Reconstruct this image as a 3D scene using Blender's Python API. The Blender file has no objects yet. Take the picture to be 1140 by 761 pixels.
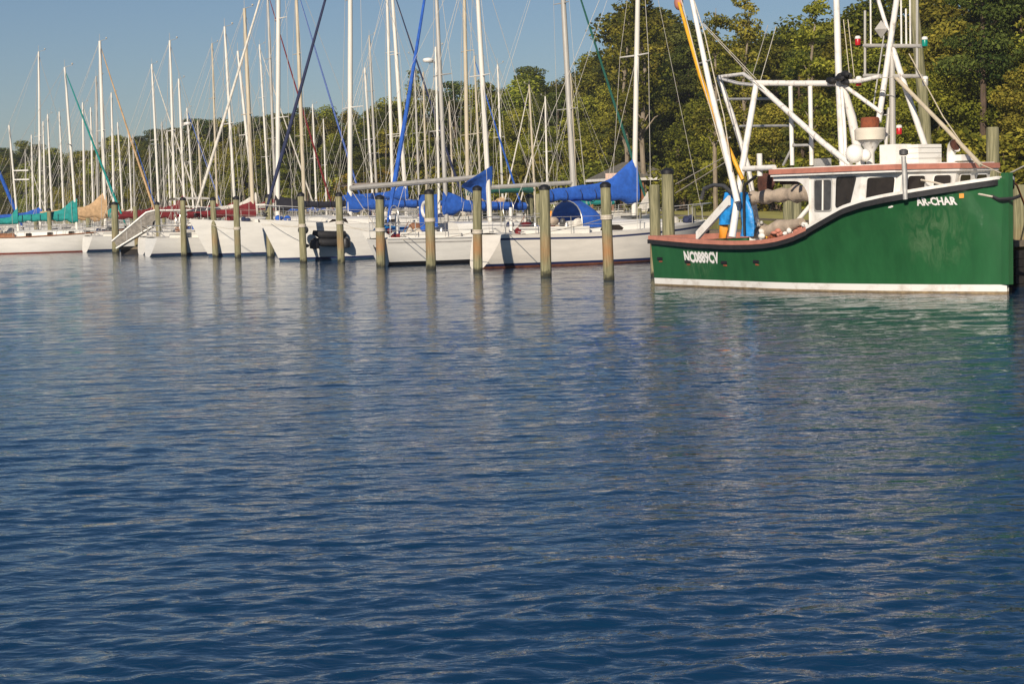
import bpy, bmesh, math, random
import numpy as np
from mathutils import Vector, Matrix

# ------------------------------------------------------------------ camera, light, exposure
scene = bpy.context.scene
COL = scene.collection
FPX, CAM_H = 2000.0, 2.3
PITCH, ROLL = math.atan(155.5 / FPX), math.radians(1.5)
fw = np.array([0, math.cos(PITCH), -math.sin(PITCH)])
r0 = np.array([1.0, 0, 0]); u0 = np.array([0, math.sin(PITCH), math.cos(PITCH)])
rt = math.cos(ROLL) * r0 - math.sin(ROLL) * u0
up = math.cos(ROLL) * u0 + math.sin(ROLL) * r0
cam_data = bpy.data.cameras.new('camera')
cam_data.sensor_width = 36.0
cam_data.lens = 36.0 * FPX / 1140.0
cam_data.clip_start = 0.1; cam_data.clip_end = 6000
cam = bpy.data.objects.new('camera', cam_data); COL.objects.link(cam)
mw = Matrix(((rt[0], up[0], -fw[0], 0), (rt[1], up[1], -fw[1], 0), (rt[2], up[2], -fw[2], CAM_H), (0, 0, 0, 1)))
cam.matrix_world = mw
scene.camera = cam

SUN_EL = math.radians(27); SUN_AZ = math.radians(198)     # compass style: 0 = +Y, clockwise
world = bpy.data.worlds.new('World'); scene.world = world; world.use_nodes = True
wn = world.node_tree.nodes; wl = world.node_tree.links
bg = wn['Background']
sky = wn.new('ShaderNodeTexSky'); sky.sky_type = 'NISHITA'; sky.sun_disc = False
sky.sun_elevation = SUN_EL; sky.sun_rotation = SUN_AZ
sky.air_density = 1.0; sky.dust_density = 0.3; sky.ozone_density = 3.5; sky.altitude = 0
tn = wn.new('ShaderNodeMix'); tn.data_type = 'RGBA'; tn.blend_type = 'MULTIPLY'; tn.inputs[0].default_value = 1.0; tn.inputs[7].default_value = (0.94, 0.955, 1.045, 1)
wl.new(sky.outputs[0], tn.inputs[6]); wl.new(tn.outputs[2], bg.inputs[0]); bg.inputs[1].default_value = 0.054
sun_data = bpy.data.lights.new('sun', 'SUN'); sun_data.energy = 5.0; sun_data.angle = math.radians(0.53)
sun_data.color = (1.0, 0.885, 0.745)
sun = bpy.data.objects.new('sun', sun_data); COL.objects.link(sun)
sd = Vector((math.sin(SUN_AZ) * math.cos(SUN_EL), math.cos(SUN_AZ) * math.cos(SUN_EL), math.sin(SUN_EL)))
sun.rotation_euler = sd.to_track_quat('Z', 'Y').to_euler()
sun.location = (-30, -60, 60)
scene.view_settings.view_transform = 'Standard'; scene.view_settings.look = 'None'
scene.view_settings.gamma = 1.0; scene.view_settings.use_curve_mapping = False
scene.view_settings.exposure = 0.14
HAZE = 0.00026
scene.cycles.volume_bounces = 0; scene.cycles.max_bounces = 6; scene.cycles.transparent_max_bounces = 6
scene.cycles.caustics_reflective = False; scene.cycles.caustics_refractive = False

# survey helpers: photo bearings (1140 x 761 grid) to places in the world
CAMP = np.array([0, 0, CAM_H])
def ray(x, y): return fw + rt * (x - 570) / FPX + up * (380.5 - y) / FPX
def at(x, y, z=0.0):
    r = ray(x, y); return CAMP + r * ((z - CAM_H) / r[2])
def atY(x, y, Y):
    r = ray(x, y); return CAMP + r * (Y / r[1])
def proj(p):
    q = np.asarray(p, float) - CAMP; z = q @ fw
    return 570 + FPX * (q @ rt) / z, 380.5 - FPX * (q @ up) / z
def horizon(x): return 225 + (570 - x) * math.tan(ROLL)
rng = random.Random(11); nrg = np.random.default_rng(5)

# ------------------------------------------------------------------ materials
def mat(name, col, rough=0.5, var=0.0, scale=6.0, bump=0.0, bscale=None, metal=0.0, col2=None, stretch=(1, 1, 1), coat=0.0, obj_var=0.0, lo=.32, hi=.68):
    m = bpy.data.materials.new(name); m.use_nodes = True
    nt = m.node_tree; N = nt.nodes; K = nt.links; b = N['Principled BSDF']
    b.inputs['Base Color'].default_value = (*col, 1); b.inputs['Roughness'].default_value = rough
    b.inputs['Metallic'].default_value = metal
    if coat: b.inputs['Coat Weight'].default_value = coat
    tc = N.new('ShaderNodeTexCoord'); mp = N.new('ShaderNodeMapping')
    mp.inputs['Scale'].default_value = stretch
    K.new(tc.outputs['Object'], mp.inputs['Vector'])
    if var or col2:
        n = N.new('ShaderNodeTexNoise'); n.inputs['Scale'].default_value = scale; n.inputs['Detail'].default_value = 6
        n.inputs['Roughness'].default_value = 0.65
        K.new(mp.outputs[0], n.inputs['Vector'])
        rp = N.new('ShaderNodeValToRGB')
        rp.color_ramp.elements[0].position = lo; rp.color_ramp.elements[1].position = hi
        c1 = col2 if col2 else tuple(max(0, c * (1 - var)) for c in col)
        c0 = tuple(min(1, c * (1 + var * 0.5)) for c in col)
        rp.color_ramp.elements[0].color = (*c1, 1); rp.color_ramp.elements[1].color = (*c0, 1)
        K.new(n.outputs['Fac'], rp.inputs['Fac']); out = rp.outputs['Color']
        if obj_var:
            oi = N.new('ShaderNodeObjectInfo'); hs = N.new('ShaderNodeHueSaturation'); ma = N.new('ShaderNodeMapRange')
            ma.inputs['To Min'].default_value = 1 - obj_var; ma.inputs['To Max'].default_value = 1 + obj_var
            K.new(oi.outputs['Random'], ma.inputs['Value']); K.new(ma.outputs[0], hs.inputs['Value']); K.new(out, hs.inputs['Color'])
            out = hs.outputs['Color']
        K.new(out, b.inputs['Base Color'])
    if bump:
        n2 = N.new('ShaderNodeTexNoise'); n2.inputs['Scale'].default_value = bscale or scale * 3; n2.inputs['Detail'].default_value = 4
        K.new(mp.outputs[0], n2.inputs['Vector'])
        bp = N.new('ShaderNodeBump'); bp.inputs['Strength'].default_value = bump; bp.inputs['Distance'].default_value = 0.03
        K.new(n2.outputs['Fac'], bp.inputs['Height']); K.new(bp.outputs[0], b.inputs['Normal'])
    return m

M = {}
M['gelcoat'] = mat('gelcoat', (0.74, 0.72, 0.66), 0.32, 0.10, 1.5, stretch=(.6, .6, 3))
M['cream'] = mat('cream_gelcoat', (0.66, 0.60, 0.49), 0.4, 0.12, 1.5, stretch=(.6, .6, 3))
M['warmwhite'] = mat('warm_white_gelcoat', (0.77, 0.72, 0.63), 0.35, 0.12, 1.5, stretch=(.6, .6, 3))
M['bluehull'] = mat('blue_hull_paint', (0.03, 0.05, 0.12), 0.3, 0.2, 2)
M['deck'] = mat('deck_gelcoat', (0.68, 0.65, 0.58), 0.6, 0.15, 3)
M['navy'] = mat('navy_paint', (0.018, 0.03, 0.10), 0.4, 0.2, 4)
M['black'] = mat('black_paint', (0.012, 0.012, 0.014), 0.5, 0.3, 6)
M['rubber'] = mat('black_rubber', (0.018, 0.018, 0.02), 0.7, 0.4, 8, 0.3)
M['redpaint'] = mat('red_bottom_paint', (0.42, 0.075, 0.03), 0.6, 0.3, 5)
M['bluebottom'] = mat('blue_bottom_paint', (0.06, 0.12, 0.19), 0.6, 0.3, 5)
M['orange_bottom'] = mat('faded_orange_bottom_paint', (0.40, 0.14, 0.07), 0.7, 0.4, 5)
M['glass'] = mat('tinted_glass', (0.03, 0.024, 0.02), 0.08, 0.5, 2.0)
M['mast_white'] = mat('white_mast_paint', (0.72, 0.69, 0.62), 0.4, 0.12, 3, stretch=(1, 1, .2))
M['mast_grey'] = mat('anodised_aluminium', (0.46, 0.44, 0.40), 0.42, 0.2, 3, metal=0.15, stretch=(1, 1, .2))
M['mast_tan'] = mat('weathered_tan_spar', (0.52, 0.45, 0.33), 0.5, 0.2, 3, stretch=(1, 1, .2))
M['steel'] = mat('stainless_steel', (0.62, 0.60, 0.56), 0.3, 0.0, metal=0.7)
M['wire'] = mat('rigging_wire', (0.42, 0.39, 0.34), 0.5)
M['rope'] = mat('pale_rope', (0.58, 0.52, 0.42), 0.9, 0.3, 30)
M['teak'] = mat('teak', (0.30, 0.13, 0.06), 0.6, 0.4, 6)
def cloth(name, c): return mat(name, c, 0.85, 0.30, 5, 0.6, 7)
M['c_blue'] = cloth('blue_canvas', (0.018, 0.10, 0.44))
M['c_teal'] = cloth('teal_canvas', (0.01, 0.24, 0.22))
M['c_green'] = cloth('dark_green_canvas', (0.012, 0.10, 0.075))
M['c_tan'] = cloth('tan_canvas', (0.56, 0.37, 0.20))
M['c_red'] = cloth('maroon_canvas', (0.17, 0.012, 0.016))
M['c_black'] = cloth('black_canvas', (0.018, 0.018, 0.026))
M['c_white'] = cloth('white_sailcloth', (0.66, 0.62, 0.54))
M['c_navy'] = cloth('navy_canvas', (0.02, 0.028, 0.075))
M['c_taupe'] = cloth('taupe_canvas', (0.42, 0.34, 0.26))
M['tarp'] = mat('blue_tarp', (0.02, 0.26, 0.66), 0.4, 0.35, 6, 0.8, 9)
M['orange'] = mat('orange_plastic', (0.75, 0.28, 0.02), 0.5, 0.2, 6)
M['yellow'] = mat('yellow_paint', (0.72, 0.36, 0.015), 0.5, 0.2, 6)
M['white'] = mat('white_paint', (0.76, 0.74, 0.69), 0.45, 0.0, 2.5, lo=.28, hi=.5, col2=(.52, .47, .40))
M['rusty_white'] = mat('rust_streaked_white_paint', (.74, .71, .66), 0.5, 0.0, 4.0, lo=.30, hi=.46, col2=(0.22, 0.18, 0.15), stretch=(2, 2, .6), bump=.15)
M['pink'] = mat('faded_red_trim_paint', (0.50, 0.20, 0.14), 0.6, 0.22, 4)
M['rust'] = mat('rust', (0.23, 0.06, 0.022), 0.85, 0.5, 9, 0.5)
M['red'] = mat('red_plastic', (0.45, 0.01, 0.015), 0.35)
M['greenlens'] = mat('green_plastic', (0.0, 0.22, 0.16), 0.35)
M['lettering'] = mat('white_lettering', (0.80, 0.78, 0.74), 0.5)
M['darkbrown'] = mat('dark_brown_curtain', (0.09, 0.032, 0.02), 0.85, 0.5, 6, .5)
M['grill'] = mat('dark_grey_metal', (0.09, 0.09, 0.09), 0.5, 0.3, 6, metal=.3)
M['aluminium'] = mat('bare_aluminium', (0.50, 0.49, 0.46), 0.45, 0.25, 4, metal=.3)
M['grey_mesh'] = mat('grey_safety_mesh', (.23, .21, .18), .8, .5, 5)
M['dockwood'] = mat('weathered_dock_timber', (0.20, 0.16, 0.11), 0.9, 0.5, 5, .6, 14, stretch=(1, 6, 6))
M['tarred'] = mat('tarred_timber', (0.020, 0.016, 0.013), 0.8, 0.6, 5, .6, 14)
M['shingle'] = mat('grey_shingles', (0.13, 0.12, 0.10), 0.9, 0.4, 3, .6, 9)
M['bark'] = mat('bark', (0.11, 0.075, 0.05), 0.95, 0.5, 3, .8, 6, stretch=(1, 1, .3))
M['palebark'] = mat('pale_bark', (0.26, 0.21, 0.15), 0.95, 0.4, 3, .6, 6, stretch=(1, 1, .3))
M['shrubred'] = mat('red_berries', (0.35, 0.05, 0.015), 0.8)

def pile_material():
    m = bpy.data.materials.new('treated_pile_timber'); m.use_nodes = True
    nt = m.node_tree; N = nt.nodes; K = nt.links; b = N['Principled BSDF']; b.inputs['Roughness'].default_value = 0.9
    tc = N.new('ShaderNodeTexCoord'); mp = N.new('ShaderNodeMapping'); mp.inputs['Scale'].default_value = (7, 7, .5)
    oi = N.new('ShaderNodeObjectInfo')
    ad = N.new('ShaderNodeVectorMath'); ad.operation = 'ADD'
    sc = N.new('ShaderNodeVectorMath'); sc.operation = 'SCALE'; sc.inputs[0].default_value = (17, 31, 23)
    K.new(oi.outputs['Random'], sc.inputs['Scale'])
    K.new(tc.outputs['Object'], ad.inputs[0]); K.new(sc.outputs[0], ad.inputs[1]); K.new(ad.outputs[0], mp.inputs['Vector'])
    n = N.new('ShaderNodeTexNoise'); n.inputs['Scale'].default_value = 3; n.inputs['Detail'].default_value = 7
    K.new(mp.outputs[0], n.inputs['Vector'])
    rp = N.new('ShaderNodeValToRGB'); e = rp.color_ramp.elements
    e[0].position = .28; e[0].color = (.10, .10, .05, 1); e[1].position = .72; e[1].color = (.33, .305, .175, 1)
    K.new(n.outputs['Fac'], rp.inputs['Fac'])
    # tide-mark band: orange stain above the water, dark weed at the water (real growth, fixed to the pile)
    sp = N.new('ShaderNodeSeparateXYZ'); K.new(tc.outputs['Object'], sp.inputs[0])
    n3 = N.new('ShaderNodeTexNoise'); n3.inputs['Scale'].default_value = 5; K.new(ad.outputs[0], n3.inputs['Vector'])
    wob = N.new('ShaderNodeMath'); wob.operation = 'MULTIPLY_ADD'; wob.inputs[1].default_value = .5; K.new(n3.outputs['Fac'], wob.inputs[0]); K.new(sp.outputs['Z'], wob.inputs[2])
    r2 = N.new('ShaderNodeValToRGB'); e = r2.color_ramp.elements
    e[0].position = 0.36; e[0].color = (0, 0, 0, 1); e[1].position = 0.62; e[1].color = (1, 1, 1, 1)
    x = r2.color_ramp.elements.new(1.0); x.color = (0, 0, 0, 1)
    dv = N.new('ShaderNodeMath'); dv.operation = 'DIVIDE'; dv.inputs[1].default_value = 1.7; K.new(wob.outputs[0], dv.inputs[0]); K.new(dv.outputs[0], r2.inputs['Fac'])
    mx = N.new('ShaderNodeMix'); mx.data_type = 'RGBA'; mx.inputs[7].default_value = (.34, .17, .07, 1)
    sf = N.new('ShaderNodeMath'); sf.operation = 'MULTIPLY'; K.new(r2.outputs['Color'], sf.inputs[0]); K.new(oi.outputs['Random'], sf.inputs[1])
    K.new(sf.outputs[0], mx.inputs[0]); K.new(rp.outputs['Color'], mx.inputs[6])
    r4 = N.new('ShaderNodeValToRGB'); e = r4.color_ramp.elements
    e[0].position = .18; e[0].color = (1, 1, 1, 1); e[1].position = .27; e[1].color = (0, 0, 0, 1); K.new(dv.outputs[0], r4.inputs['Fac'])
    m2 = N.new('ShaderNodeMix'); m2.data_type = 'RGBA'; m2.inputs[7].default_value = (.03, .03, .018, 1)
    K.new(r4.outputs['Color'], m2.inputs[0]); K.new(mx.outputs[2], m2.inputs[6]); K.new(m2.outputs[2], b.inputs['Base Color'])
    bp = N.new('ShaderNodeBump'); bp.inputs['Strength'].default_value = .8; bp.inputs['Distance'].default_value = .03
    K.new(n.outputs['Fac'], bp.inputs['Height']); K.new(bp.outputs[0], b.inputs['Normal'])
    return m
M['pile'] = pile_material()

def leaf_material(name, ca, cb, trans=0.35):
    m = bpy.data.materials.new(name); m.use_nodes = True
    nt = m.node_tree; N = nt.nodes; K = nt.links
    for n in list(N): N.remove(n)
    o = N.new('ShaderNodeOutputMaterial'); d = N.new('ShaderNodeBsdfDiffuse'); t = N.new('ShaderNodeBsdfTranslucent'); mx = N.new('ShaderNodeMixShader')
    a = N.new('ShaderNodeAttribute'); a.attribute_name = 'tint'
    rp = N.new('ShaderNodeValToRGB'); rp.color_ramp.elements[0].color = (*ca, 1); rp.color_ramp.elements[1].color = (*cb, 1)
    K.new(a.outputs['Fac'], rp.inputs['Fac'])
    oi = N.new('ShaderNodeObjectInfo'); hs = N.new('ShaderNodeHueSaturation'); mr = N.new('ShaderNodeMapRange'); mh = N.new('ShaderNodeMapRange')
    mr.inputs['To Min'].default_value = .42; mr.inputs['To Max'].default_value = 1.22
    mh.inputs['To Min'].default_value = .485; mh.inputs['To Max'].default_value = .53
    fr = N.new('ShaderNodeMath'); fr.operation = 'FRACT'; ml = N.new('ShaderNodeMath'); ml.operation = 'MULTIPLY'; ml.inputs[1].default_value = 7.31
    K.new(oi.outputs['Random'], ml.inputs[0]); K.new(ml.outputs[0], fr.inputs[0]); K.new(fr.outputs[0], mh.inputs['Value']); K.new(mh.outputs[0], hs.inputs['Hue'])
    K.new(oi.outputs['Random'], mr.inputs['Value']); K.new(mr.outputs[0], hs.inputs['Value']); K.new(rp.outputs['Color'], hs.inputs['Color'])
    K.new(hs.outputs['Color'], d.inputs['Color']); K.new(hs.outputs['Color'], t.inputs['Color'])
    mx.inputs[0].default_value = trans; K.new(d.outputs[0], mx.inputs[1]); K.new(t.outputs[0], mx.inputs[2]); K.new(mx.outputs[0], o.inputs['Surface'])
    return m
M['leaf_olive'] = leaf_material('olive_leaves', (.080, .098, .017), (.40, .36, .052))
M['leaf_pine'] = leaf_material('pine_needles', (.038, .056, .015), (.175, .185, .04), .25)
M['leaf_yellow'] = leaf_material('yellowing_leaves', (.11, .12, .014), (.36, .32, .045))
M['leaf_red'] = leaf_material('reddening_leaves', (.09, .085, .014), (.34, .19, .03))

def water_material():
    m = bpy.data.materials.new('harbour_water'); m.use_nodes = True
    nt = m.node_tree; N = nt.nodes; K = nt.links; b = N['Principled BSDF']
    b.inputs['Base Color'].default_value = (0.004, 0.032, 0.080, 1); b.inputs['Roughness'].default_value = 0.05
    b.inputs['IOR'].default_value = 1.33
    g = N.new('ShaderNodeNewGeometry')
    def layer(scale, sx, dist, det=3):
        mp = N.new('ShaderNodeMapping'); mp.inputs['Scale'].default_value = (sx, 1, 1); mp.inputs['Rotation'].default_value = (0, 0, math.radians(-6))
        K.new(g.outputs['Position'], mp.inputs['Vector'])
        n = N.new('ShaderNodeTexNoise'); n.inputs['Scale'].default_value = scale; n.inputs['Detail'].default_value = det; n.inputs['Distortion'].default_value = .6
        K.new(mp.outputs[0], n.inputs['Vector'])
        bp = N.new('ShaderNodeBump'); bp.inputs['Strength'].default_value = 1.0; bp.inputs['Distance'].default_value = dist
        K.new(n.outputs['Fac'], bp.inputs['Height']); return bp
    b1 = layer(7.0, .60, .017); b2 = layer(1.9, .50, .040, 3)
    K.new(b2.outputs[0], b1.inputs['Normal']); K.new(b1.outputs[0], b.inputs['Normal'])
    return m
M['water'] = water_material()

def grass_material():
    m = mat('mown_grass', (.34, .31, .07), .95, .35, .6, .5, 12)
    return m
M['grass'] = grass_material()

def green_hull_material():
    m = mat('green_hull_paint', (.022, .108, .037), .22, .20, 1.4, stretch=(2.2, 2.2, .4))
    nt = m.node_tree; N = nt.nodes; K = nt.links; b = N['Principled BSDF']
    base = b.inputs['Base Color'].links[0].from_socket
    tc = N.new('ShaderNodeTexCoord')
    # bow shoulder: chafed paint plus light off the water, painted in as pale streaks
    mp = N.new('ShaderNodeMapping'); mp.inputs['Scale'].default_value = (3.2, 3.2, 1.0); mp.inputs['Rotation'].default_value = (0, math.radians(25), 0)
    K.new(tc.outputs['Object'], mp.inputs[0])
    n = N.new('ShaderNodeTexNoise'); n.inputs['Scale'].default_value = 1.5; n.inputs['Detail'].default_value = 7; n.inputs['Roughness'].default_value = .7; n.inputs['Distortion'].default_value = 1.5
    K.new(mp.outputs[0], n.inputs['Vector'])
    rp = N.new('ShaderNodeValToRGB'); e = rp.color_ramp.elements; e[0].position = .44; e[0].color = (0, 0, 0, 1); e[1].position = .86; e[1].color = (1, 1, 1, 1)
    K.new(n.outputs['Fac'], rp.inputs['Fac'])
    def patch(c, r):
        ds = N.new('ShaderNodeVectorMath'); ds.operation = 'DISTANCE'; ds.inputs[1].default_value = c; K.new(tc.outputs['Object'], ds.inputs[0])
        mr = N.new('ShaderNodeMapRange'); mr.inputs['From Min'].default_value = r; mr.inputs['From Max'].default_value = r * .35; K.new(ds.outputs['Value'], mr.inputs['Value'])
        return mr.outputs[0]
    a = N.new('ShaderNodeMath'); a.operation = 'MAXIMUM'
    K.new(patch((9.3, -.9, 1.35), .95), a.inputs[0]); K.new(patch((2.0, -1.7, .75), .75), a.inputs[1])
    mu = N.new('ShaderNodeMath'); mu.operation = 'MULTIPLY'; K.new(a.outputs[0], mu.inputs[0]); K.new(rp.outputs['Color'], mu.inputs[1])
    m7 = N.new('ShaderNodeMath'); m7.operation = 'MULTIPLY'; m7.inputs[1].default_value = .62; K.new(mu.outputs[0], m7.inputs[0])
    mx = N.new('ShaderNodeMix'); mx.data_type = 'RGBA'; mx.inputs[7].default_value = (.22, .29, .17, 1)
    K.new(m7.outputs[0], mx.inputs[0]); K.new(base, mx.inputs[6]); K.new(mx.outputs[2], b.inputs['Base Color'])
    n2 = N.new('ShaderNodeTexNoise'); n2.inputs['Scale'].default_value = .9; n2.inputs['Detail'].default_value = 2; K.new(tc.outputs['Object'], n2.inputs['Vector'])
    bp = N.new('ShaderNodeBump'); bp.inputs['Strength'].default_value = .35; bp.inputs['Distance'].default_value = .05; K.new(n2.outputs['Fac'], bp.inputs['Height']); K.new(bp.outputs[0], b.inputs['Normal'])
    return m
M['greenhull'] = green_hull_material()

# ------------------------------------------------------------------ mesh building
class MB:
    def __init__(s): s.v = []; s.f = []; s.mi = []
    def add(s, vs, fs, mi=0):
        o = len(s.v); s.v += [tuple(map(float, v)) for v in vs]
        s.f += [tuple(i + o for i in f) for f in fs]; s.mi += [mi] * len(fs); return s
    def box(s, c, d, rz=0.0, mi=0, taper=1.0):
        cx, cy, cz = c; hx, hy, hz = d[0] / 2, d[1] / 2, d[2] / 2; ca, sa = math.cos(rz), math.sin(rz); vs = []
        for z, k in ((-hz, 1), (hz, taper)):
            for x, y in ((-hx, -hy), (hx, -hy), (hx, hy), (-hx, hy)):
                vs.append((cx + (x * ca - y * sa) * k, cy + (x * sa + y * ca) * k, cz + z))
        return s.add(vs, [(3, 2, 1, 0), (4, 5, 6, 7), (0, 1, 5, 4), (1, 2, 6, 5), (2, 3, 7, 6), (3, 0, 4, 7)], mi)
    def tube(s, pts, r, n=8, mi=0, cap=True):
        P = [np.array(p, float) for p in pts]
        R = list(r) if hasattr(r, '__len__') else [r] * len(P)
        vs = []; pu = None
        for i, p in enumerate(P):
            a = P[max(0, i - 1)]; b = P[min(len(P) - 1, i + 1)]; d = b - a; d = d / (np.linalg.norm(d) + 1e-9)
            if pu is None: pu = np.cross(d, (0, 0, 1) if abs(d[2]) < .9 else (1, 0, 0))
            else: pu = pu - d * (pu @ d)
            pu = pu / (np.linalg.norm(pu) + 1e-9); w = np.cross(d, pu)
            for k in range(n):
                t = 2 * math.pi * k / n; vs.append(p + R[i] * (math.cos(t) * pu + math.sin(t) * w))
        fs = []
        for i in range(len(P) - 1):
            for k in range(n):
                fs.append((i * n + k, i * n + (k + 1) % n, (i + 1) * n + (k + 1) % n, (i + 1) * n + k))
        if cap: fs += [tuple(range(n - 1, -1, -1)), tuple((len(P) - 1) * n + k for k in range(n))]
        return s.add(vs, fs, mi)
    def loft(s, rings, mi=0, closed=True, caps=True):
        n = len(rings[0]); vs = [p for r in rings for p in r]; fs = []
        for i in range(len(rings) - 1):
            for k in range(n if closed else n - 1):
                fs.append((i * n + k, i * n + (k + 1) % n, (i + 1) * n + (k + 1) % n, (i + 1) * n + k))
        if caps: fs += [tuple(range(n - 1, -1, -1)), tuple((len(rings) - 1) * n + k for k in range(n))]
        return s.add(vs, fs, mi)
    def lathe(s, c, prof, n=14, mi=0):
        return s.loft([[(c[0] + r * math.cos(2 * math.pi * k / n), c[1] + r * math.sin(2 * math.pi * k / n), c[2] + z) for k in range(n)] for r, z in prof], mi)
    def ball(s, c, r, n=12, m=7, mi=0):
        rx, ry, rz = r if hasattr(r, '__len__') else (r, r, r); rings = []
        for j in range(m + 1):
            a = -math.pi / 2 + math.pi * j / m; q = max(.02, math.cos(a))
            rings.append([(c[0] + rx * q * math.cos(2 * math.pi * k / n), c[1] + ry * q * math.sin(2 * math.pi * k / n), c[2] + rz * math.sin(a)) for k in range(n)])
        return s.loft(rings, mi)
    def prism(s, poly, z0, z1, mi=0, top=None):
        top = top or poly; n = len(poly)
        vs = [(x, y, z0 if not callable(z0) else z0(x, y)) for x, y in poly] + [(x, y, z1 if not callable(z1) else z1(x, y)) for x, y in top]
        return s.add(vs, [tuple(range(n - 1, -1, -1)), tuple(range(n, 2 * n))] + [(k, (k + 1) % n, n + (k + 1) % n, n + k) for k in range(n)], mi)
    def torus(s, c, R, r, axis='x', n=18, m=8, mi=0):
        rings = []
        for i in range(n + 1):
            a = 2 * math.pi * i / n; ring = []
            for k in range(m):
                b = 2 * math.pi * k / m; q = R + r * math.cos(b); h = r * math.sin(b)
                p = {'x': (h, q * math.cos(a), q * math.sin(a)), 'y': (q * math.cos(a), h, q * math.sin(a)), 'z': (q * math.cos(a), q * math.sin(a), h)}[axis]
                ring.append((c[0] + p[0], c[1] + p[1], c[2] + p[2]))
            rings.append(ring)
        return s.loft(rings, mi, caps=False)
    def build(s, name, mats, parent=None, smooth=True, loc=None):
        me = bpy.data.meshes.new(name); me.from_pydata(s.v, [], s.f)
        for m in (mats if isinstance(mats, (list, tuple)) else [mats]): me.materials.append(m)
        me.polygons.foreach_set('material_index', s.mi)
        bm = bmesh.new(); bm.from_mesh(me); bmesh.ops.recalc_face_normals(bm, faces=bm.faces); bm.to_mesh(me); bm.free()
        if smooth:
            me.polygons.foreach_set('use_smooth', [True] * len(me.polygons))
            try: me.set_sharp_from_angle(angle=math.radians(38))
            except Exception: pass
        o = bpy.data.objects.new(name, me); COL.objects.link(o)
        if parent is not None: o.parent = parent
        if loc is not None: o.location = loc
        return o

def tag(o, label=None, cat=None, group=None, kind=None):
    if label: o['label'] = label
    if cat: o['category'] = cat
    if group: o['group'] = group
    if kind: o['kind'] = kind
    return o
def empty(name, loc, rz=0.0, label=None, cat=None, group=None):
    o = bpy.data.objects.new(name, None); COL.objects.link(o); o.location = [float(c) for c in loc]; o.rotation_euler = (0, 0, rz)
    o.empty_display_size = .5
    return tag(o, label, cat, group)
def copy_tree(o, parent=None):
    c = o.copy(); COL.objects.link(c)
    if parent is not None: c.parent = parent
    for ch in list(o.children): copy_tree(ch, c)
    return c

# ------------------------------------------------------------------ setting: water and land
def build_water():
    th = np.concatenate([np.linspace(-1.5, -.46, 26)[:-1], np.linspace(-.46, .46, 640), np.linspace(.46, 1.5, 26)[1:]])
    r = [1.0]
    while r[-1] < 135: r.append(r[-1] + (0.5 if r[-1] < 5.5 else max(.030, .0034 * r[-1])))
    while r[-1] < 3000: r.append(r[-1] * 1.12)
    r = np.array(r); dr = np.gradient(r)
    Rr, T = np.meshgrid(r, th, indexing='ij'); X = Rr * np.sin(T); Y = Rr * np.cos(T); DR = np.repeat(dr[:, None], len(th), 1)
    Z = np.zeros_like(X)
    g = np.random.default_rng(21)
    comps = []
    for i in range(100):
        lam = .12 * (1.5 / .12) ** (i / 99.0)
        ang = g.normal(math.radians(-12), math.radians(34 if lam < .35 else 25))
        slope = (.019 if lam < .5 else .0055) * g.uniform(.6, 1.4)
        comps.append((lam, ang, slope, g.uniform(0, 6.28)))
    # gentle gusts: ripples stronger in some patches than in others
    gust = .75 + .35 * np.sin(X * .21 + Y * .13 + 1) * np.sin(Y * .17 - X * .05) + .2 * np.sin(X * .5 + 2 * np.sin(Y * .3))
    for lam, ang, slope, ph in comps:
        k = 2 * math.pi / lam; kx, ky = k * math.sin(ang), k * math.cos(ang)
        att = np.clip((lam / DR - 2.2) / 3.0, 0, 1)
        q = np.sin(kx * X + ky * Y + ph + .8 * np.sin(.35 * X + ph * 3) )
        Z += att * slope / k * (q + .25 * np.cos(2 * (kx * X + ky * Y + ph))) * (gust if lam < 1.0 else 1.0)
    Z *= np.clip((140 - Rr) / 30, 0, 1)
    nr, nt = X.shape; V = np.stack([X, Y, Z], -1).reshape(-1, 3).astype(np.float32)
    idx = np.arange(nr * nt).reshape(nr, nt)
    Fq = np.stack([idx[:-1, :-1], idx[:-1, 1:], idx[1:, 1:], idx[1:, :-1]], -1).reshape(-1, 4)[:, ::-1]
    o = np_mesh('water', V, Fq, M['water'], True); tag(o, kind='structure'); return o

def np_mesh(name, V, Fq, material, smooth=False, tint=None):
    me = bpy.data.meshes.new(name); n = len(Fq); k = Fq.shape[1]
    me.vertices.add(len(V)); me.vertices.foreach_set('co', np.ascontiguousarray(V, np.float32).ravel())
    me.loops.add(n * k); me.loops.foreach_set('vertex_index', np.ascontiguousarray(Fq, np.int32).ravel())
    me.polygons.add(n); me.polygons.foreach_set('loop_start', np.arange(0, n * k, k, dtype=np.int32))
    if smooth: me.polygons.foreach_set('use_smooth', np.ones(n, bool))
    me.update(calc_edges=True)
    if tint is not None:
        a = me.attributes.new('tint', 'FLOAT', 'FACE'); a.data.foreach_set('value', tint.astype(np.float32))
    me.materials.append(material)
    o = bpy.data.objects.new(name, me); COL.objects.link(o); return o
build_water()

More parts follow.
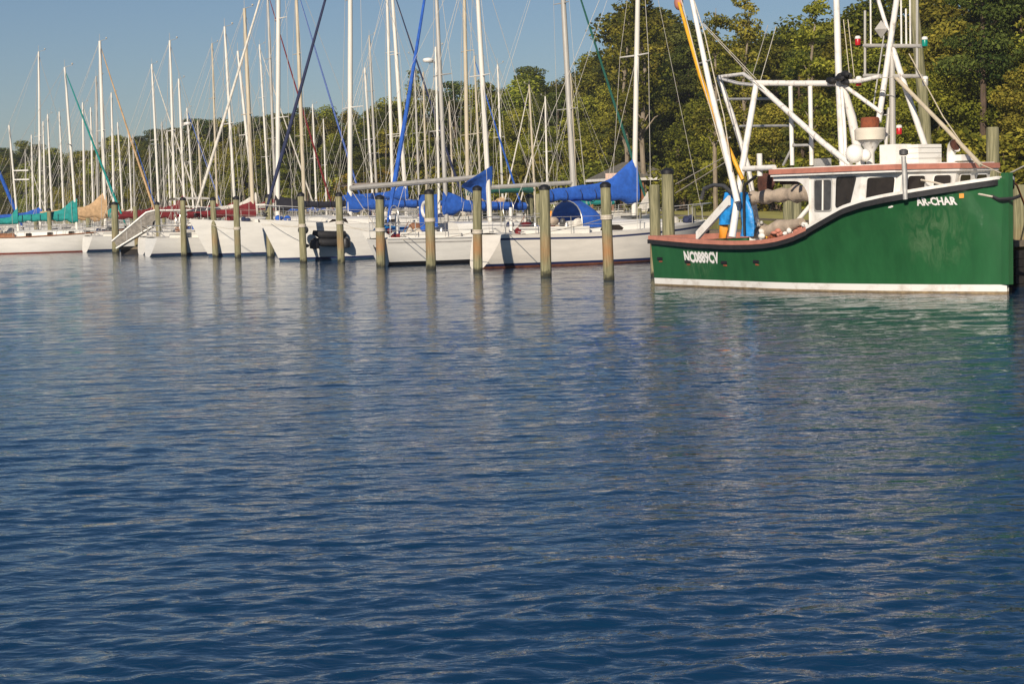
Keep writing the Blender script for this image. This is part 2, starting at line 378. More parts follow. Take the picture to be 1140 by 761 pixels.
SHORE = [(45, 34), (24, 41), (17, 50), (14.5, 70), (13, 100), (11.5, 140), (10, 168), (8.5, 195), (-6, 222), (-45, 290), (-82, 335), (-140, 392), (-600, 640)]
def shore_x(y):
    for (x1, y1), (x2, y2) in zip(SHORE, SHORE[1:]):
        if y1 <= y <= y2: return x1 + (x2 - x1) * (y - y1) / (y2 - y1)
    return SHORE[0][0] if y < SHORE[0][1] else SHORE[-1][0]
def land_z(x, y):
    d = max(0, (x - shore_x(y)) * .75); return 1.02 + min(1.6, .012 * max(0, d - 6)) + .05 * math.sin(x * .3) * math.sin(y * .21)
def build_land():
    vs = []; fs = []
    S = []
    for (x1, y1), (x2, y2) in zip(SHORE, SHORE[1:]):
        n = max(1, int(math.hypot(x2 - x1, y2 - y1) / 8))
        S += [(x1 + (x2 - x1) * i / n, y1 + (y2 - y1) * i / n) for i in range(n)]
    S.append(SHORE[-1])
    offs = [0, 0, 1.5, 4, 9, 16, 26, 40, 60, 100, 200, 500, 1800]; W = len(offs)
    for (x, y) in S:
        for j, o in enumerate(offs):
            xx = x + o * .93; yy = y + o * .36
            vs.append((xx, yy, -.6 if j == 0 else (1.0 if j == 1 else land_z(xx, yy))))
    for i in range(len(S) - 1):
        for j in range(W - 1):
            a = i * W + j; fs.append((a, a + 1, a + W + 1, a + W))
    b = MB(); b.add(vs, fs); o = b.build('lawn', M['grass']); tag(o, kind='structure')
build_land()
# timber bulkhead along the shore
b = MB()
for (x1, y1), (x2, y2) in zip(SHORE[:-1], SHORE[1:-1]):
    L = math.hypot(x2 - x1, y2 - y1); a = math.atan2(y2 - y1, x2 - x1)
    b.box(((x1 + x2) / 2 - .12 * math.sin(a) * -1, (y1 + y2) / 2 - .12 * math.cos(a), .25), (L, .18, 1.7), a)
tag(b.build('bulkhead', M['dockwood'], smooth=False), 'weathered timber bulkhead holding the edge of the lawn behind the boats', 'bulkhead')

# ------------------------------------------------------------------ trees
def leaf_cloud(clumps, per, size, mix_up=.35, seed=0, droop=0.0):
    g = np.random.default_rng(seed); V = []; T = []
    for (c, r, tnt) in clumps:
        n = int(per * (r[0] / 1.0) ** 2)
        d = g.normal(size=(n, 3)); d /= np.linalg.norm(d, axis=1)[:, None]
        rad = g.uniform(.45, 1.08, n) ** .6
        p = np.array(c) + d * rad[:, None] * np.array(r)
        nrm = d * .6 + g.normal(size=(n, 3)) * .6; nrm[:, 2] += mix_up; nrm /= np.linalg.norm(nrm, axis=1)[:, None]
        a = np.cross(nrm, g.normal(size=(n, 3))); a /= np.linalg.norm(a, axis=1)[:, None]; bb = np.cross(nrm, a)
        s = size * g.uniform(.55, 1.35, n)[:, None]
        V.append(np.stack([p + a * s, p + bb * s * .55 + nrm * s * .1, p - a * s, p - bb * s * .55 + nrm * s * .1], 1))
        T.append(np.clip(tnt + g.normal(0, .22, n), 0, 1))
    V = np.concatenate(V).reshape(-1, 3); T = np.concatenate(T)
    return V, np.arange(len(V)).reshape(-1, 4), T

def make_tree(kind, seed):
    """unit-free prototypes of real size; returned as an Empty with trunk and crown"""
    g = random.Random(seed); clumps = []; tr = MB()
    if kind == 'broad':
        H = 15.0; top = .96
        for i in range(78):
            h = g.uniform(.16, 1.0); env = math.sin(math.pi * min(1, (h * .82 + .20))) ** .55
            a = g.uniform(0, 6.28); R = 4.0 * env * math.sqrt(g.uniform(.12, 1)) * g.uniform(.8, 1.12)
            r = g.uniform(.75, 1.45)
            clumps.append(((R * math.cos(a), R * math.sin(a), h * (H - 1.2)), (r * 1.15, r * 1.15, r * .75), g.uniform(.1, .9)))
        path = [(0, 0, -.8), (.1, .05, 3), (.25, -.1, 7), (.1, .1, 12)]; tr.tube(path, [.30, .24, .16, .05])
        for i in range(9):
            c = g.choice(clumps)[0]; z0 = max(2, c[2] * .6); tr.tube([(.15, 0, z0), (c[0] * .5, c[1] * .5, (z0 + c[2]) / 2 + .2), c], [.10, .07, .02], 6)
        V, Fq, T = leaf_cloud(clumps, 135, .155, seed=seed); bark, leaf = M['bark'], M['leaf_olive']
    elif kind == 'tall':
        H = 17.0
        for i in range(58):
            h = g.uniform(.22, 1.0); env = (1.05 - h) ** .5 * (.6 + .4 * math.sin(h * 9 + seed))
            a = g.uniform(0, 6.28); R = 3.1 * env * math.sqrt(g.uniform(.1, 1)); r = g.uniform(.6, 1.15)
            clumps.append(((R * math.cos(a) + .4 * math.sin(h * 4), R * math.sin(a), h * (H - .8)), (r * 1.2, r * 1.2, r * .65), g.uniform(.15, .95)))
        path = [(0, 0, -.8), (.1, .05, 4), (.35, -.1, 9), (.2, .1, 15.5)]; tr.tube(path, [.26, .22, .15, .03])
        for i in range(10):
            c = g.choice(clumps)[0]; z0 = max(3, c[2] * .75); tr.tube([(.2, 0, z0), (c[0] * .5, c[1] * .5, (z0 + c[2]) / 2), c], [.08, .05, .02], 6)
        V, Fq, T = leaf_cloud(clumps, 140, .14, seed=seed); bark, leaf = M['bark'], M['leaf_olive']
    elif kind == 'pine':
        H = 18.0
        for i in range(44):
            h = g.uniform(.45, 1.0); env = (1.12 - h) ** .6 * 1.1
            a = g.uniform(0, 6.28); R = 3.0 * env * g.uniform(.25, 1); r = g.uniform(.6, 1.1)
            clumps.append(((R * math.cos(a), R * math.sin(a), h * (H - .6)), (r * 1.25, r * 1.25, r * .5), g.uniform(.1, .8)))
        tr.tube([(0, 0, -.8), (.05, .1, 6), (-.1, .1, 12), (.05, 0, 17.4)], [.24, .2, .14, .03])
        for c, r, t in clumps[:26]: tr.tube([(0, .05, c[2] - .4), (c[0] * .6, c[1] * .6, c[2] - .25), c], [.06, .045, .02], 5)
        V, Fq, T = leaf_cloud(clumps, 150, .13, .5, seed); bark, leaf = M['bark'], M['leaf_pine']
    elif kind == 'sparse':
        H = 17.0
        tr.tube([(0, 0, -.8), (.2, .1, 5), (.1, -.2, 10), (.5, .1, 14), (.7, 0, 16.6)], [.2, .17, .12, .07, .02])
        for i in range(22):
            h = g.uniform(.35, 1.0); a = g.uniform(0, 6.28); R = g.uniform(.6, 2.3) * (1.25 - h); z = h * (H - .6)
            x0 = .1 + .5 * max(0, h - .5); e = (x0 + R * math.cos(a), R * math.sin(a), z)
            tr.tube([(x0, 0, z - R * .9), (x0 + R * .5 * math.cos(a), R * .5 * math.sin(a), z - R * .25), e], [.06, .04, .012], 5)
            for q in range(3):
                r = g.uniform(.35, .75); clumps.append(((e[0] + g.uniform(-.5, .5), e[1] + g.uniform(-.5, .5), e[2] + g.uniform(-.3, .4)), (r * 1.2, r * 1.2, r * .7), g.uniform(.2, .9)))
        V, Fq, T = leaf_cloud(clumps, 150, .14, seed=seed); bark, leaf = M['palebark'], M['leaf_olive']
    else:  # shrub
        H = 4.0
        for i in range(34):
            a = g.uniform(0, 6.28); h = g.uniform(.02, 1); R = 2.0 * math.sqrt(max(0, 1 - (h * .95) ** 2)) * math.sqrt(g.uniform(.1, 1)); r = g.uniform(.45, .85)
            clumps.append(((R * math.cos(a), R * math.sin(a), .3 + h * (H - .9)), (r * 1.1, r * 1.1, r * .8), g.uniform(.1, .95)))
        for i in range(5):
            a = i * 1.3; tr.tube([(0, 0, -.4), (.4 * math.cos(a), .4 * math.sin(a), 1), (1.1 * math.cos(a), 1.1 * math.sin(a), 2.6)], [.07, .05, .02], 5)
        V, Fq, T = leaf_cloud(clumps, 115, .15, seed=seed); bark = M['bark']; leaf = {0: M['leaf_olive'], 1: M['leaf_yellow'], 2: M['leaf_red']}[seed % 3]
    root = empty({'broad': 'broadleaf_tree', 'tall': 'broadleaf_tree', 'pine': 'pine_tree', 'sparse': 'sparse_tree', 'shrub': 'shrub'}[kind], (0, 0, -500))
    tr.build('trunk', bark, root); c = np_mesh('crown', V, Fq, leaf, False, T); c.parent = root
    return root, H
PROTO = {}
for kind, seeds in (('broad', (1, 2, 3)), ('tall', (4, 5, 6)), ('pine', (7, 8)), ('sparse', (9, 10)), ('shrub', (12, 13, 14))):
    PROTO[kind] = [make_tree(kind, s) for s in seeds]

TOPS = [(-340, 172), (-220, 166), (-120, 156), (0, 166), (30, 152), (60, 166), (100, 163), (135, 150), (165, 144), (200, 136), (215, 127), (240, 127), (270, 132), (300, 122), (330, 119), (360, 116), (400, 116),
        (430, 107), (470, 104), (500, 96), (520, 86), (550, 92), (560, 84), (580, 74), (600, 78), (612, 71), (625, 76), (642, 62), (655, 57), (668, 60), (682, 46), (694, 22), (706, 2), (722, -14), (745, -14),
        (765, 0), (780, 22), (800, 31), (835, 30), (860, 27), (880, 18), (905, 12), (930, 18), (950, 14), (965, 2), (985, -12), (1010, -28), (1140, -40), (1300, -40)]
FRONT = [(46, 92), (33, 108), (27, 114), (23.5, 126), (21.5, 148), (18.5, 172), (14, 192), (2, 214), (-18, 244), (-48, 296), (-84, 345), (-130, 394), (-200, 440)]
def front_at(px):
    for (x1, y1), (x2, y2) in zip(FRONT, FRONT[1:]):
        p1 = proj((x1, y1, 2))[0]; p2 = proj((x2, y2, 2))[0]
        if p2 <= px <= p1:
            for i in range(25):
                m = i / 24; x = x1 + (x2 - x1) * m; y = y1 + (y2 - y1) * m
                if proj((x, y, 2))[0] <= px: return x, y
    return FRONT[0] if px > 1140 else FRONT[-1]
first_use = set(); tree_n = 0
def put_tree(kind, x, y, h, label, group, wide=1.0, which=None):
    global tree_n
    i = which if which is not None else rng.randrange(len(PROTO[kind])); root, H = PROTO[kind][i]
    o = root if (kind, i) not in first_use else copy_tree(root)
    first_use.add((kind, i)); s = h / H
    o.location = (x, y, land_z(x, y)); o.scale = (s * wide, s * wide, s); o.rotation_euler = (0, 0, rng.uniform(0, 6.28))
    tag(o, label, 'shrub' if kind == 'shrub' else 'tree', group); tree_n += 1; return o
def zone(px): return 'behind the green fishing boat' if px > 735 else ('behind the middle masts' if px > 330 else 'far off behind the left hand masts')
px = -320.0
while px < 1215:
    fx, fy = front_at(px); D = math.hypot(fx, fy); yt = np.interp(px, [t[0] for t in TOPS], [t[1] for t in TOPS])
    spread = 2000.0 / D * 2.5
    for row in range(4):
        q = px + rng.uniform(-.5, .5) * spread; f2 = front_at(q); off = row * 8.5 + rng.uniform(-1.5, 3.5)
        dirv = np.array([f2[0], f2[1]]) / math.hypot(*f2); x, y = np.array(f2) + dirv * off
        d2 = math.hypot(x, y); ytq = np.interp(q, [t[0] for t in TOPS], [t[1] for t in TOPS])
        hmax = CAM_H + (horizon(q) - ytq) * d2 / FPX - land_z(x, y)
        k = [.62, .80, .93, 1.0][row] * rng.uniform(.90, 1.03); h = max(4.5, hmax * k)
        if row == 0 and rng.random() < .25: h *= .75
        zn = zone(q)
        kind = rng.choices(['broad', 'tall', 'pine'], [.34, .32, .34] if q > 640 else [.30, .28, .42])[0]
        lab = {'broad': 'dense olive broadleaf tree in the wood ', 'tall': 'slender olive broadleaf tree in the wood ', 'pine': 'dark green pine in the wood '}[kind] + zn
        put_tree(kind, x, y, h, lab, {'broad': 'dense broadleaf trees ', 'tall': 'slender broadleaf trees ', 'pine': 'pines '}[kind] + zn, wide=rng.uniform(.95, 1.3))
    px += spread * .78
for px, D, yt, lab in ((722, 176, -30, 'tall thin tree with open crown above the gazebo'), (700, 180, 5, 'thin pale trunked tree leaning out beside the tallest left crown'),
                       (800, 150, 6, 'spindly tree poking above the wood behind the outrigger pole'), (832, 152, 0, 'wispy tree with bare branches between the outrigger and gallows frame'),
                       (905, 128, -8, 'wispy tree rising above the wood left of the main steel mast'), (548, 212, 84, 'small sparse tree above the wood beside the white mast with blue cover'), (470, 225, 78, 'sparse tree rising above the wood by the blue furled jib')):
    x = (px - 570) / 2000 * D; put_tree('sparse', x, D, CAM_H + (horizon(px) - yt) * D / FPX - land_z(x, D), lab, 'thin trees standing out above the wood')
x = .2625 * 108; put_tree('pine', 29.2, 111, 19, 'tall pine with a long bare trunk above the fishing boat wheelhouse', None, .9)
# shrubs at the foot of the wood
n = 0
for px in list(range(395, 735, 13)) + list(range(745, 1150, 30)):
    fx, fy = front_at(px); q = px; s = 1.0 if px > 735 else 1.25
    x, y = fx * .972 + rng.uniform(-1, 1), fy * .972
    k = (1 if rng.random() < .55 else 0) if rng.random() < .94 else 2
    which = {0: 0, 1: 1, 2: 2}[k]
    nm = ['yellow green', 'olive green', 'reddening'][[1, 0, 2].index(k) if k != 2 else 2]
    proto_i = [i for i, sd in enumerate((12, 13, 14)) if sd % 3 == k][0]
    nm = {0: 'olive green', 1: 'yellowing', 2: 'reddening'}[k]
    put_tree('shrub', x, y, rng.uniform(3.4, 5.6) * s, nm + ' bush at the foot of the wood ' + zone(px), nm + ' bushes ' + zone(px), 1.25, proto_i)

# ------------------------------------------------------------------ gazebo on the lawn
gx, gy = 12.2, 178.0; gz = land_z(gx, gy)
gz_root = empty('gazebo', (gx, gy, gz), math.radians(20), 'open gazebo with grey hip roof on the lawn behind the blue sail cover', 'gazebo')
bb = MB()
bb.add([(-3.6, -3.0, 3.3), (3.6, -3.0, 3.3), (3.6, 3.0, 3.3), (-3.6, 3.0, 3.3), (-.9, 0, 4.9), (.9, 0, 4.9)], [(0, 1, 5, 4), (1, 2, 5), (2, 3, 4, 5), (3, 0, 4), (3, 2, 1, 0)])
bb.build('roof', M['shingle'], gz_root, False)
bb = MB(); bb.box((0, -3.02, 3.18), (7.2, .1, .24)).box((0, 3.02, 3.18), (7.2, .1, .24)).box((-3.62, 0, 3.18), (.1, 5.9, .24)).box((3.62, 0, 3.18), (.1, 5.9, .24)); bb.build('fascia', M['white'], gz_root, False)
for sx in (-3.2, 0, 3.2):
    for sy in (-2.6, 2.6): MB().box((sx, sy, 1.55), (.2, .2, 3.2)).build('post', M['teak'], gz_root, False)
MB().box((0, 0, .06), (7, 6, .25)).build('floor_slab', M['deck'], gz_root, False)
p = atY(684.5, 196.5, 168)
sg = empty('notice_board', (p[0], 168, land_z(p[0], 168)), 0, 'pale pink blank notice board on posts in front of the gazebo', 'sign')
hz = p[2] - land_z(p[0], 168)
MB().box((0, 0, hz), (1.75, .08, .62)).build('panel', mat('pale_pink_board', (.62, .44, .36), .7, .15, 4), sg, False)
for sx in (-.8, .8): MB().box((sx, .06, hz / 2), (.1, .04, hz)).build('post', M['dockwood'], sg, False)

# ------------------------------------------------------------------ mooring piles
U = np.array([-.479, .878]); Vv = np.array([.878, .479]); P0 = np.array([2.82, 51.3])
def make_pile(x, y, h, r, label, group, cap=True, rope=None, lean=(0, 0)):
    root = empty('mooring_pile', (x, y, 0), rng.uniform(0, 6), label, 'pile', group)
    prof = [(r * 1.06, -1.2), (r * 1.04, .3), (r, h * .6), (r * .96, h - .02), (r * .8, h + .01)]
    MB().lathe((0, 0, 0), prof, 16).build('post', M['pile'], root)
    if cap: MB().lathe((0, 0, h), [(r * 1.06, -.09), (r * 1.07, .0), (r * .6, .06), (.02, .08)], 14).build('cap', M['black'], root)
    if rope is not None:
        bb = MB()
        for k in range(3): bb.torus((0, 0, rope + k * .045), r * 1.05, .026, 'z', 16, 6)
        bb.build('rope_loop', M['rope'], root)
    root.rotation_euler = (lean[1], lean[0], 0)
    return root
ORD = ['first', 'second', 'third', 'fourth', 'fifth', 'sixth', 'seventh', 'eighth', 'ninth', 'tenth', 'eleventh', 'twelfth', 'thirteenth', 'fourteenth']
PILES = [(678, 312, 205, 1.75, 1), (608, 308, 208, None, 1), (532, 303, 209, 1.3, 1), (480, 300, 213, 1.7, 1), (424, 297, 219, 1.35, 1), (380, 292.6, 216, 1.6, 1), (338, 292.2, 216, 1.5, 1), (265, 287, 220, 1.35, 1), (240, 286, 221, None, 1),
         (205, 285, 221, None, 1), (178, 284, 226, None, 1), (153, 282, 230, None, 0), (129, 281.5, 226, None, 1), (57, 281, 233, None, 1)]
for i, (x, yb, yt, rope, cap) in enumerate(PILES):
    q = at(x, yb); h = atY(x, yt, q[1])[2]
    lb = 'tarred top wooden mooring pile in the front row, ' + ORD[i] + " from the fishing boat's stern"
    make_pile(q[0], q[1], h, (.160 if x > 400 else .138) * rng.uniform(.92, 1.12) if x != 129 else .2, lb, 'front row of mooring piles', cap, rope, (0.02 * rng.uniform(-1, 1), 0.016 * rng.uniform(-1, 1)))
for x, Y, yt, r, lab in ((743, 49.5, 190, .17, 'thick black capped pile close behind the stern of the fishing boat'), (728.5, 53, 206, .16, 'thinner pile left of the black capped pile behind the fishing boat'),
                    (589.5, 76, 218, .17, 'short inner pile standing behind the hull of the blue dodger boat'), (600, 73, 216, .16, 'inner pile just left of the second front row pile'),
                    (299, 85, 218, .18, 'inner pile rising over the deck of the big white bow'), (541, 84, 224, .17, 'inner pile beside the orange buoy boat'), (511, 86, 222, .17, 'inner pile behind the cabin with three ports'),
                    (877, 60, 205, .17, 'grey pile on the lawn edge seen under the wheelhouse canopy'), (887, 63, 212, .16, 'second grey pile seen through the arched canopy opening'),
                    (233, 100, 232, .17, 'inner pile in the shade behind the second white bow'), (98, 122, 240, .17, 'inner pile behind the ketch with teal covers'), (40, 125, 241, .16, 'inner pile behind the stern of the ketch')):
    q = atY(x, yt, Y); make_pile(q[0], Y, q[2], r, lab, None, x in (743, 589.5, 299))

# ------------------------------------------------------------------ sailboats
COLNAME = {'c_blue': 'blue', 'c_teal': 'teal', 'c_green': 'dark green', 'c_tan': 'tan', 'c_red': 'maroon', 'c_black': 'black', 'c_white': 'white', 'c_navy': 'navy', None: 'bare', 'c_taupe': 'taupe'}
def hull_shape(L, B, fb, rake=-.02):
    def bd(q):
        if q < .45: return B / 2 * (.70 + .30 * math.sin(q / .45 * math.pi / 2))
        t = (q - .45) / .55; return B / 2 * max(0.0, 1 - t ** 2.2) ** .88
    def bw(q):
        if q < .45: return B / 2 * (.22 + .62 * math.sin(q / .45 * math.pi / 2))
        t = (q - .45) / .55; return B / 2 * .84 * max(0.0, 1 - t ** 1.7)
    def zs(q): return fb * (1.0 + .30 * max(0, (q - .35) / .65) ** 1.6 + .05 * max(0, (.35 - q) / .35))
    def point(q, z, side):
        h = z / zs(q)
        if z >= 0: w = bw(q) + (bd(q) - bw(q)) * h ** .55
        else: w = bw(q) * (1 + z * 1.1)
        sh = rake * L * (1 - h) * max(0, 1 - q / .3) ** 1.3 - .085 * L * (1 - h) * max(0, (q - .55) / .45) ** 1.5
        return (q * L + sh, side * max(w, .0), z)
    return bd, bw, zs, point
def sailboat(x, y, hd_ang, L, mast_s, ztop, top_off, o):
    """o: dict of options. Local frame: +X bow, +Y port, z=0 waterline, origin at the stern."""
    det = o.get('det', 0); B = o.get('B', .33 * L if L < 10 else 3.4); fb = o.get('fb', .085 * L + .12)
    ca, sa = math.cos(hd_ang), math.sin(hd_ang)
    root = empty(o.get('name', 'sailboat'), (x - mast_s * ca, y - mast_s * sa, 0), hd_ang, o['label'], 'sailboat', 'sailboats moored in the marina')
    bd, bw, zs, pt = hull_shape(L, B, fb, o.get('rake', -.025))
    NS = 18 if det else 12
    qs = [i / NS for i in range(NS + 1)]
    st = o.get('stripe'); boot = o.get('boot', 'navy')
    def levels(q):
        z = zs(q); return [-.45, -.02, .07, .075, .16, .165, .3 * z, .5 * z, .7 * z, .835 * z, .84 * z, .90 * z, .905 * z, z]
    mis = [0, 0, 0, 1, 2, 2, 2, 2, 2, 2, 3, 2, 2]
    hb = MB()
    for side in (-1, 1):
        vs = [pt(q, z, side) for q in qs for z in levels(q)]; n = 14
        for j in range(n - 1):
            fs = [(i * n + j, (i + 1) * n + j, (i + 1) * n + j + 1, i * n + j + 1) for i in range(NS)]
            hb.add(vs, fs, mis[j]) if j == 0 else (hb.f.extend([tuple(k + len(hb.v) - len(vs) for k in f) for f in fs]), hb.mi.extend([mis[j]] * len(fs)))
    tz = levels(0); ring = [pt(0, z, -1) for z in tz] + [pt(0, z, 1) for z in reversed(tz)]
    hb.add(ring, [tuple(range(len(ring)))], 2)
    hull_m = [M[o.get('bottom', 'black')], M[boot], M[o.get('hull', 'gelcoat')], M[st] if st else M[o.get('hull', 'gelcoat')]]
    hb.build('hull', hull_m, root)
    # deck with camber
    db = MB(); rows = []
    for q in qs:
        w = bd(q) * .985; s = q * L * .998; z = zs(q) - .015; rows.append([(s, -w, z), (s, -w * .5, z + .05 * w), (s, 0, z + .07 * w), (s, w * .5, z + .05 * w), (s, w, z)])
    db.loft(rows, closed=False, caps=False); db.build('deck', M['deck'], root)
    if o.get('toerail'):
        for side in (-1, 1):
            MB().tube([(q * L, side * bd(q), zs(q) + .03) for q in qs], .04, 6).build('toe_rail', M[o['toerail']], root)
    # cabin trunk
    c0, c1 = o.get('cabin', (.36, .74)); ch = o.get('cabh', .42); rings = []
    for i in range(9):
        q = c0 + (c1 - c0) * i / 8; w = min(bd(q) - .28, B * .33); k = (1.0 - .35 * (i / 8) ** 2) * ch; z0 = zs(q) - .05
        if i == 0: pass
        s = q * L
        rings.append([(s, -w, z0), (s, -w * .95, z0 + k * .75), (s, -w * .82, z0 + k), (s, 0, z0 + k * 1.12), (s, w * .82, z0 + k), (s, w * .95, z0 + k * .75), (s, w, z0)])
    cab = MB().loft(rings).build('cabin', M['gelcoat'], root)
    nports = o.get('ports', 3)
    for side in (-1, 1):
        for k in range(nports):
            q = c0 + (c1 - c0) * (.16 + .62 * k / max(1, nports - 1)); w = min(bd(q) - .28, B * .33); hh = (1 - .35 * ((q - c0) / (c1 - c0)) ** 2) * ch
            wl = o.get('portlen', .42); z0 = zs(q) + hh * .36
            w2 = min(bd(q + wl / L) - .28, B * .33)
            bb = MB(); d0 = .975; 
            poly = [(0, -.07), (.05, -.10), (wl - .05, -.10), (wl, -.07), (wl, .07), (wl - .05, .1), (.05, .1), (0, .07)]
            if o.get('longport'): poly = [(0, -.09), (wl * .94, -.10), (wl, -.02), (wl * .8, .10), (.12, .12)]
            def cp(a, zz): return (q * L + a, side * (w + (w2 - w) * a / wl) * d0, z0 + zz)
            bb.add([(p_[0], p_[1] + side * .012, p_[2]) for p_ in (cp(a, zz) for a, zz in poly)] + [(p_[0], p_[1] - side * .03, p_[2]) for p_ in (cp(a, zz) for a, zz in poly)],
                   [tuple(range(len(poly)))] + [(i, (i + 1) % len(poly), len(poly) + (i + 1) % len(poly), len(poly) + i) for i in range(len(poly))])
            bb.build('port_light', M['glass'], root, False)
    # cockpit coaming
    for side in (-1, 1):
        MB().loft([[(s, side * (bd(s / L) - .32), zs(s / L)), (s, side * (bd(s / L) - .30), zs(s / L) + .26), (s, side * (bd(s / L) - .45), zs(s / L) + .26), (s, side * (bd(s / L) - .47), zs(s / L))] for s in (.08 * L, .2 * L, c0 * L)]).build('coaming', M[o.get('coam', 'gelcoat')], root)
    # mast, spreaders, boom
    mm = M[o.get('mast', 'mast_white')]; zc = zs(mast_s / L) + ch * .9; mr = o.get('mr', .085)
    tx, ty = top_off[0] * ca + top_off[1] * sa, -top_off[0] * sa + top_off[1] * ca
    mb_, mt = np.array([mast_s, 0, zc - .5]), np.array([mast_s + tx, ty, ztop])
    def mp(z): return mb_ + (mt - mb_) * (z - mb_[2]) / (mt[2] - mb_[2])
    mo = MB().tube([mb_, mp(ztop * .6), mt], [mr, mr, mr * .72], 10).build('mast', mm, root)
    MB().tube([mt, mt + np.array([0, 0, .45])], .012, 5).tube([mt, mt + np.array([.45, 0, .12])], .012, 5).ball(mt + np.array([.45, 0, .2]), .06, 8, 5).build('masthead_fitting', M['wire'], mo)
    nsp = 2 if ztop > 14.5 else 1; hs = []
    for k in range(nsp):
        z = zc + (ztop - zc) * (k + 1) / (nsp + 1) * 1.04; c = mp(z); hs.append((c, B * .30 * (1 - .25 * k)))
        MB().tube([c + np.array([-.12, B * .30 * (1 - .25 * k), -.0]), c, c + np.array([-.12, -B * .30 * (1 - .25 * k), 0])], [.022, .035, .022], 6).build('spreader', mm, root)
    for side in (-1, 1):
        pts = [(mast_s - .15, side * (bd(mast_s / L) - .06), zs(mast_s / L))] + [c + np.array([-.12, side * w, 0]) for c, w in hs] + [mt]
        MB().tube(pts, o.get('wr', .010), 4).build('shroud', M['wire'], root)
    if o.get('lowers', 1):
        for side in (-1, 1):
            MB().tube([(mast_s - .75, side * (bd(mast_s / L) - .06), zs(mast_s / L)), hs[0][0]], o.get('wr', .010), 4).build('lower_shroud', M['wire'], root)
    bows = (L * .985, 0, zs(.985)); MB().tube([(.06 * L, 0, zs(0)), mt], o.get('wr', .010), 4).build('backstay', M['wire'], root)
    jib = o.get('jib'); fs_ = o.get('forestay_at', .97); base = np.array([L * fs_, 0, zs(fs_) + .35]); head = mp(ztop * o.get('jibtop', .985))
    if jib:
        MB().tube([base + (head - base) * t + np.array([0, 0, -.12 * math.sin(math.pi * t)]) for t in (0, .02, .15, .4, .7, .93, 1)], [k_ * o.get('jr', .68) for k_ in (.02, .08, .115, .10, .075, .05, .016)], 8).build('furled_jib', M[jib], root)
        MB().lathe(base + np.array([0, 0, -.22]), [(.10, 0), (.11, .04), (.05, .06), (.05, .12), (.11, .14), (.10, .18)], 10).build('furling_drum', M['black'], root)
    else:
        MB().tube([base - np.array([0, 0, .35]), head], o.get('wr', .010), 4).build('forestay', M['wire'], root)
    if o.get('boom', 1):
        bl = o.get('boomlen', .40 * L); gz_ = zc + o.get('boomz', .75); c = mp(gz_); e = c + np.array([-bl, 0, o.get('boomrise', .0)])
        bo = MB().tube([c, e], o.get('boomr', .065), 8).build('boom', M[o.get('boomm', 'mast_grey')], root)
        cov = o.get('cover')
        if cov:
            rings = []; N = 12; hm = o.get('covh', 1.0); gg = random.Random(int(x * 7 + y * 3))
            for i in range(N + 1):
                t = i / N; pz = c + (e - c) * min(1, t * o.get('covlen', .97)) ; rise = (.20 + .30 * (1 - t) ** 1.3 + .50 * max(0, 1 - t / .3) ** 1.3) * hm * (1 + .07 * gg.uniform(-1, 1)); wd = (.15 + .05 * (1 - t)) * (1 + .18 * gg.uniform(-1, 1))
                dr_ = .19 + .09 * math.sin(i * 2.3) * (i % 3 > 0) + .10 * max(0, 1 - t / .3)
                if i == 0: pz = pz + np.array([.10, 0, 0])
                rings.append([pz + np.array([0, wd * math.cos(a) * (1 if math.sin(a) < .2 else .75), (rise if math.sin(a) > 0 else dr_) * math.sin(a)]) for a in [2 * math.pi * k / 12 for k in range(12)]])
            MB().loft(rings).build('sail_cover', M[cov], root)
        elif o.get('flaked'):
            MB().tube([c + np.array([-.1, 0, .16]), c + (e - c) * .5 + np.array([0, 0, .15]), e + np.array([0, 0, .12])], [.15, .13, .10], 8).build('furled_mainsail', M['c_white'], root)
        MB().tube([e, (max(.1, e[0]), 0, zs(.1) + .25)], .014, 5).build('mainsheet', M['rope'], root)
        MB().tube([e, mt], .007, 4).build('topping_lift', M['wire'], root)
    # bow and stern rails, lifelines
    if det >= 0 and o.get('rails', 1):
        r_ = .016 if det else .02
        z = lambda q: zs(q)
        fq = [.86, .93, .985]
        pul = MB(); topl = [(q * L, -bd(q) * .93, z(q) + .62) for q in fq]; topr = [(q * L, bd(q) * .93, z(q) + .62) for q in reversed(fq)]
        pul.tube(topl + [(L * 1.01, 0, z(1) + .62)] + topr, r_, 6)
        for p_ in topl[:2] + topr[-2:]: pul.tube([p_, (p_[0], p_[1], p_[2] - .64)], r_, 6)
        pul.build('pulpit', M['steel'], root)
        pus = MB(); w = bd(.02) * .93
        pus.tube([(.13 * L, -bd(.13) * .95, z(.1) + .62), (.015 * L, -w, z(0) + .62), (.015 * L, w, z(0) + .62), (.13 * L, bd(.13) * .95, z(.1) + .62)], r_, 6)
        pus.tube([(.13 * L, -bd(.13) * .95, z(.1) + .32), (.015 * L, -w, z(0) + .32), (.015 * L, w, z(0) + .32), (.13 * L, bd(.13) * .95, z(.1) + .32)], r_, 6)
        for p_ in ((.13 * L, -bd(.13) * .95), (.015 * L, -w), (.015 * L, w), (.13 * L, bd(.13) * .95)): pus.tube([(p_[0], p_[1], z(0) + .62), (p_[0], p_[1], z(.1) - .02)], r_, 6)
        pus.build('pushpit', M['steel'], root)
        for side in (-1, 1):
            for q in (.27, .42, .57, .72): MB().tube([(q * L, side * bd(q) * .95, z(q) - .01), (q * L, side * bd(q) * .95, z(q) + .62)], .013, 5).build('stanchion', M['steel'], root)
            for hh in (.6, .32):
                MB().tube([(q * L, side * bd(q) * .95, z(q) + hh) for q in (.13, .27, .42, .57, .72, .86)], .007, 4).build('lifeline', M['wire'], root)
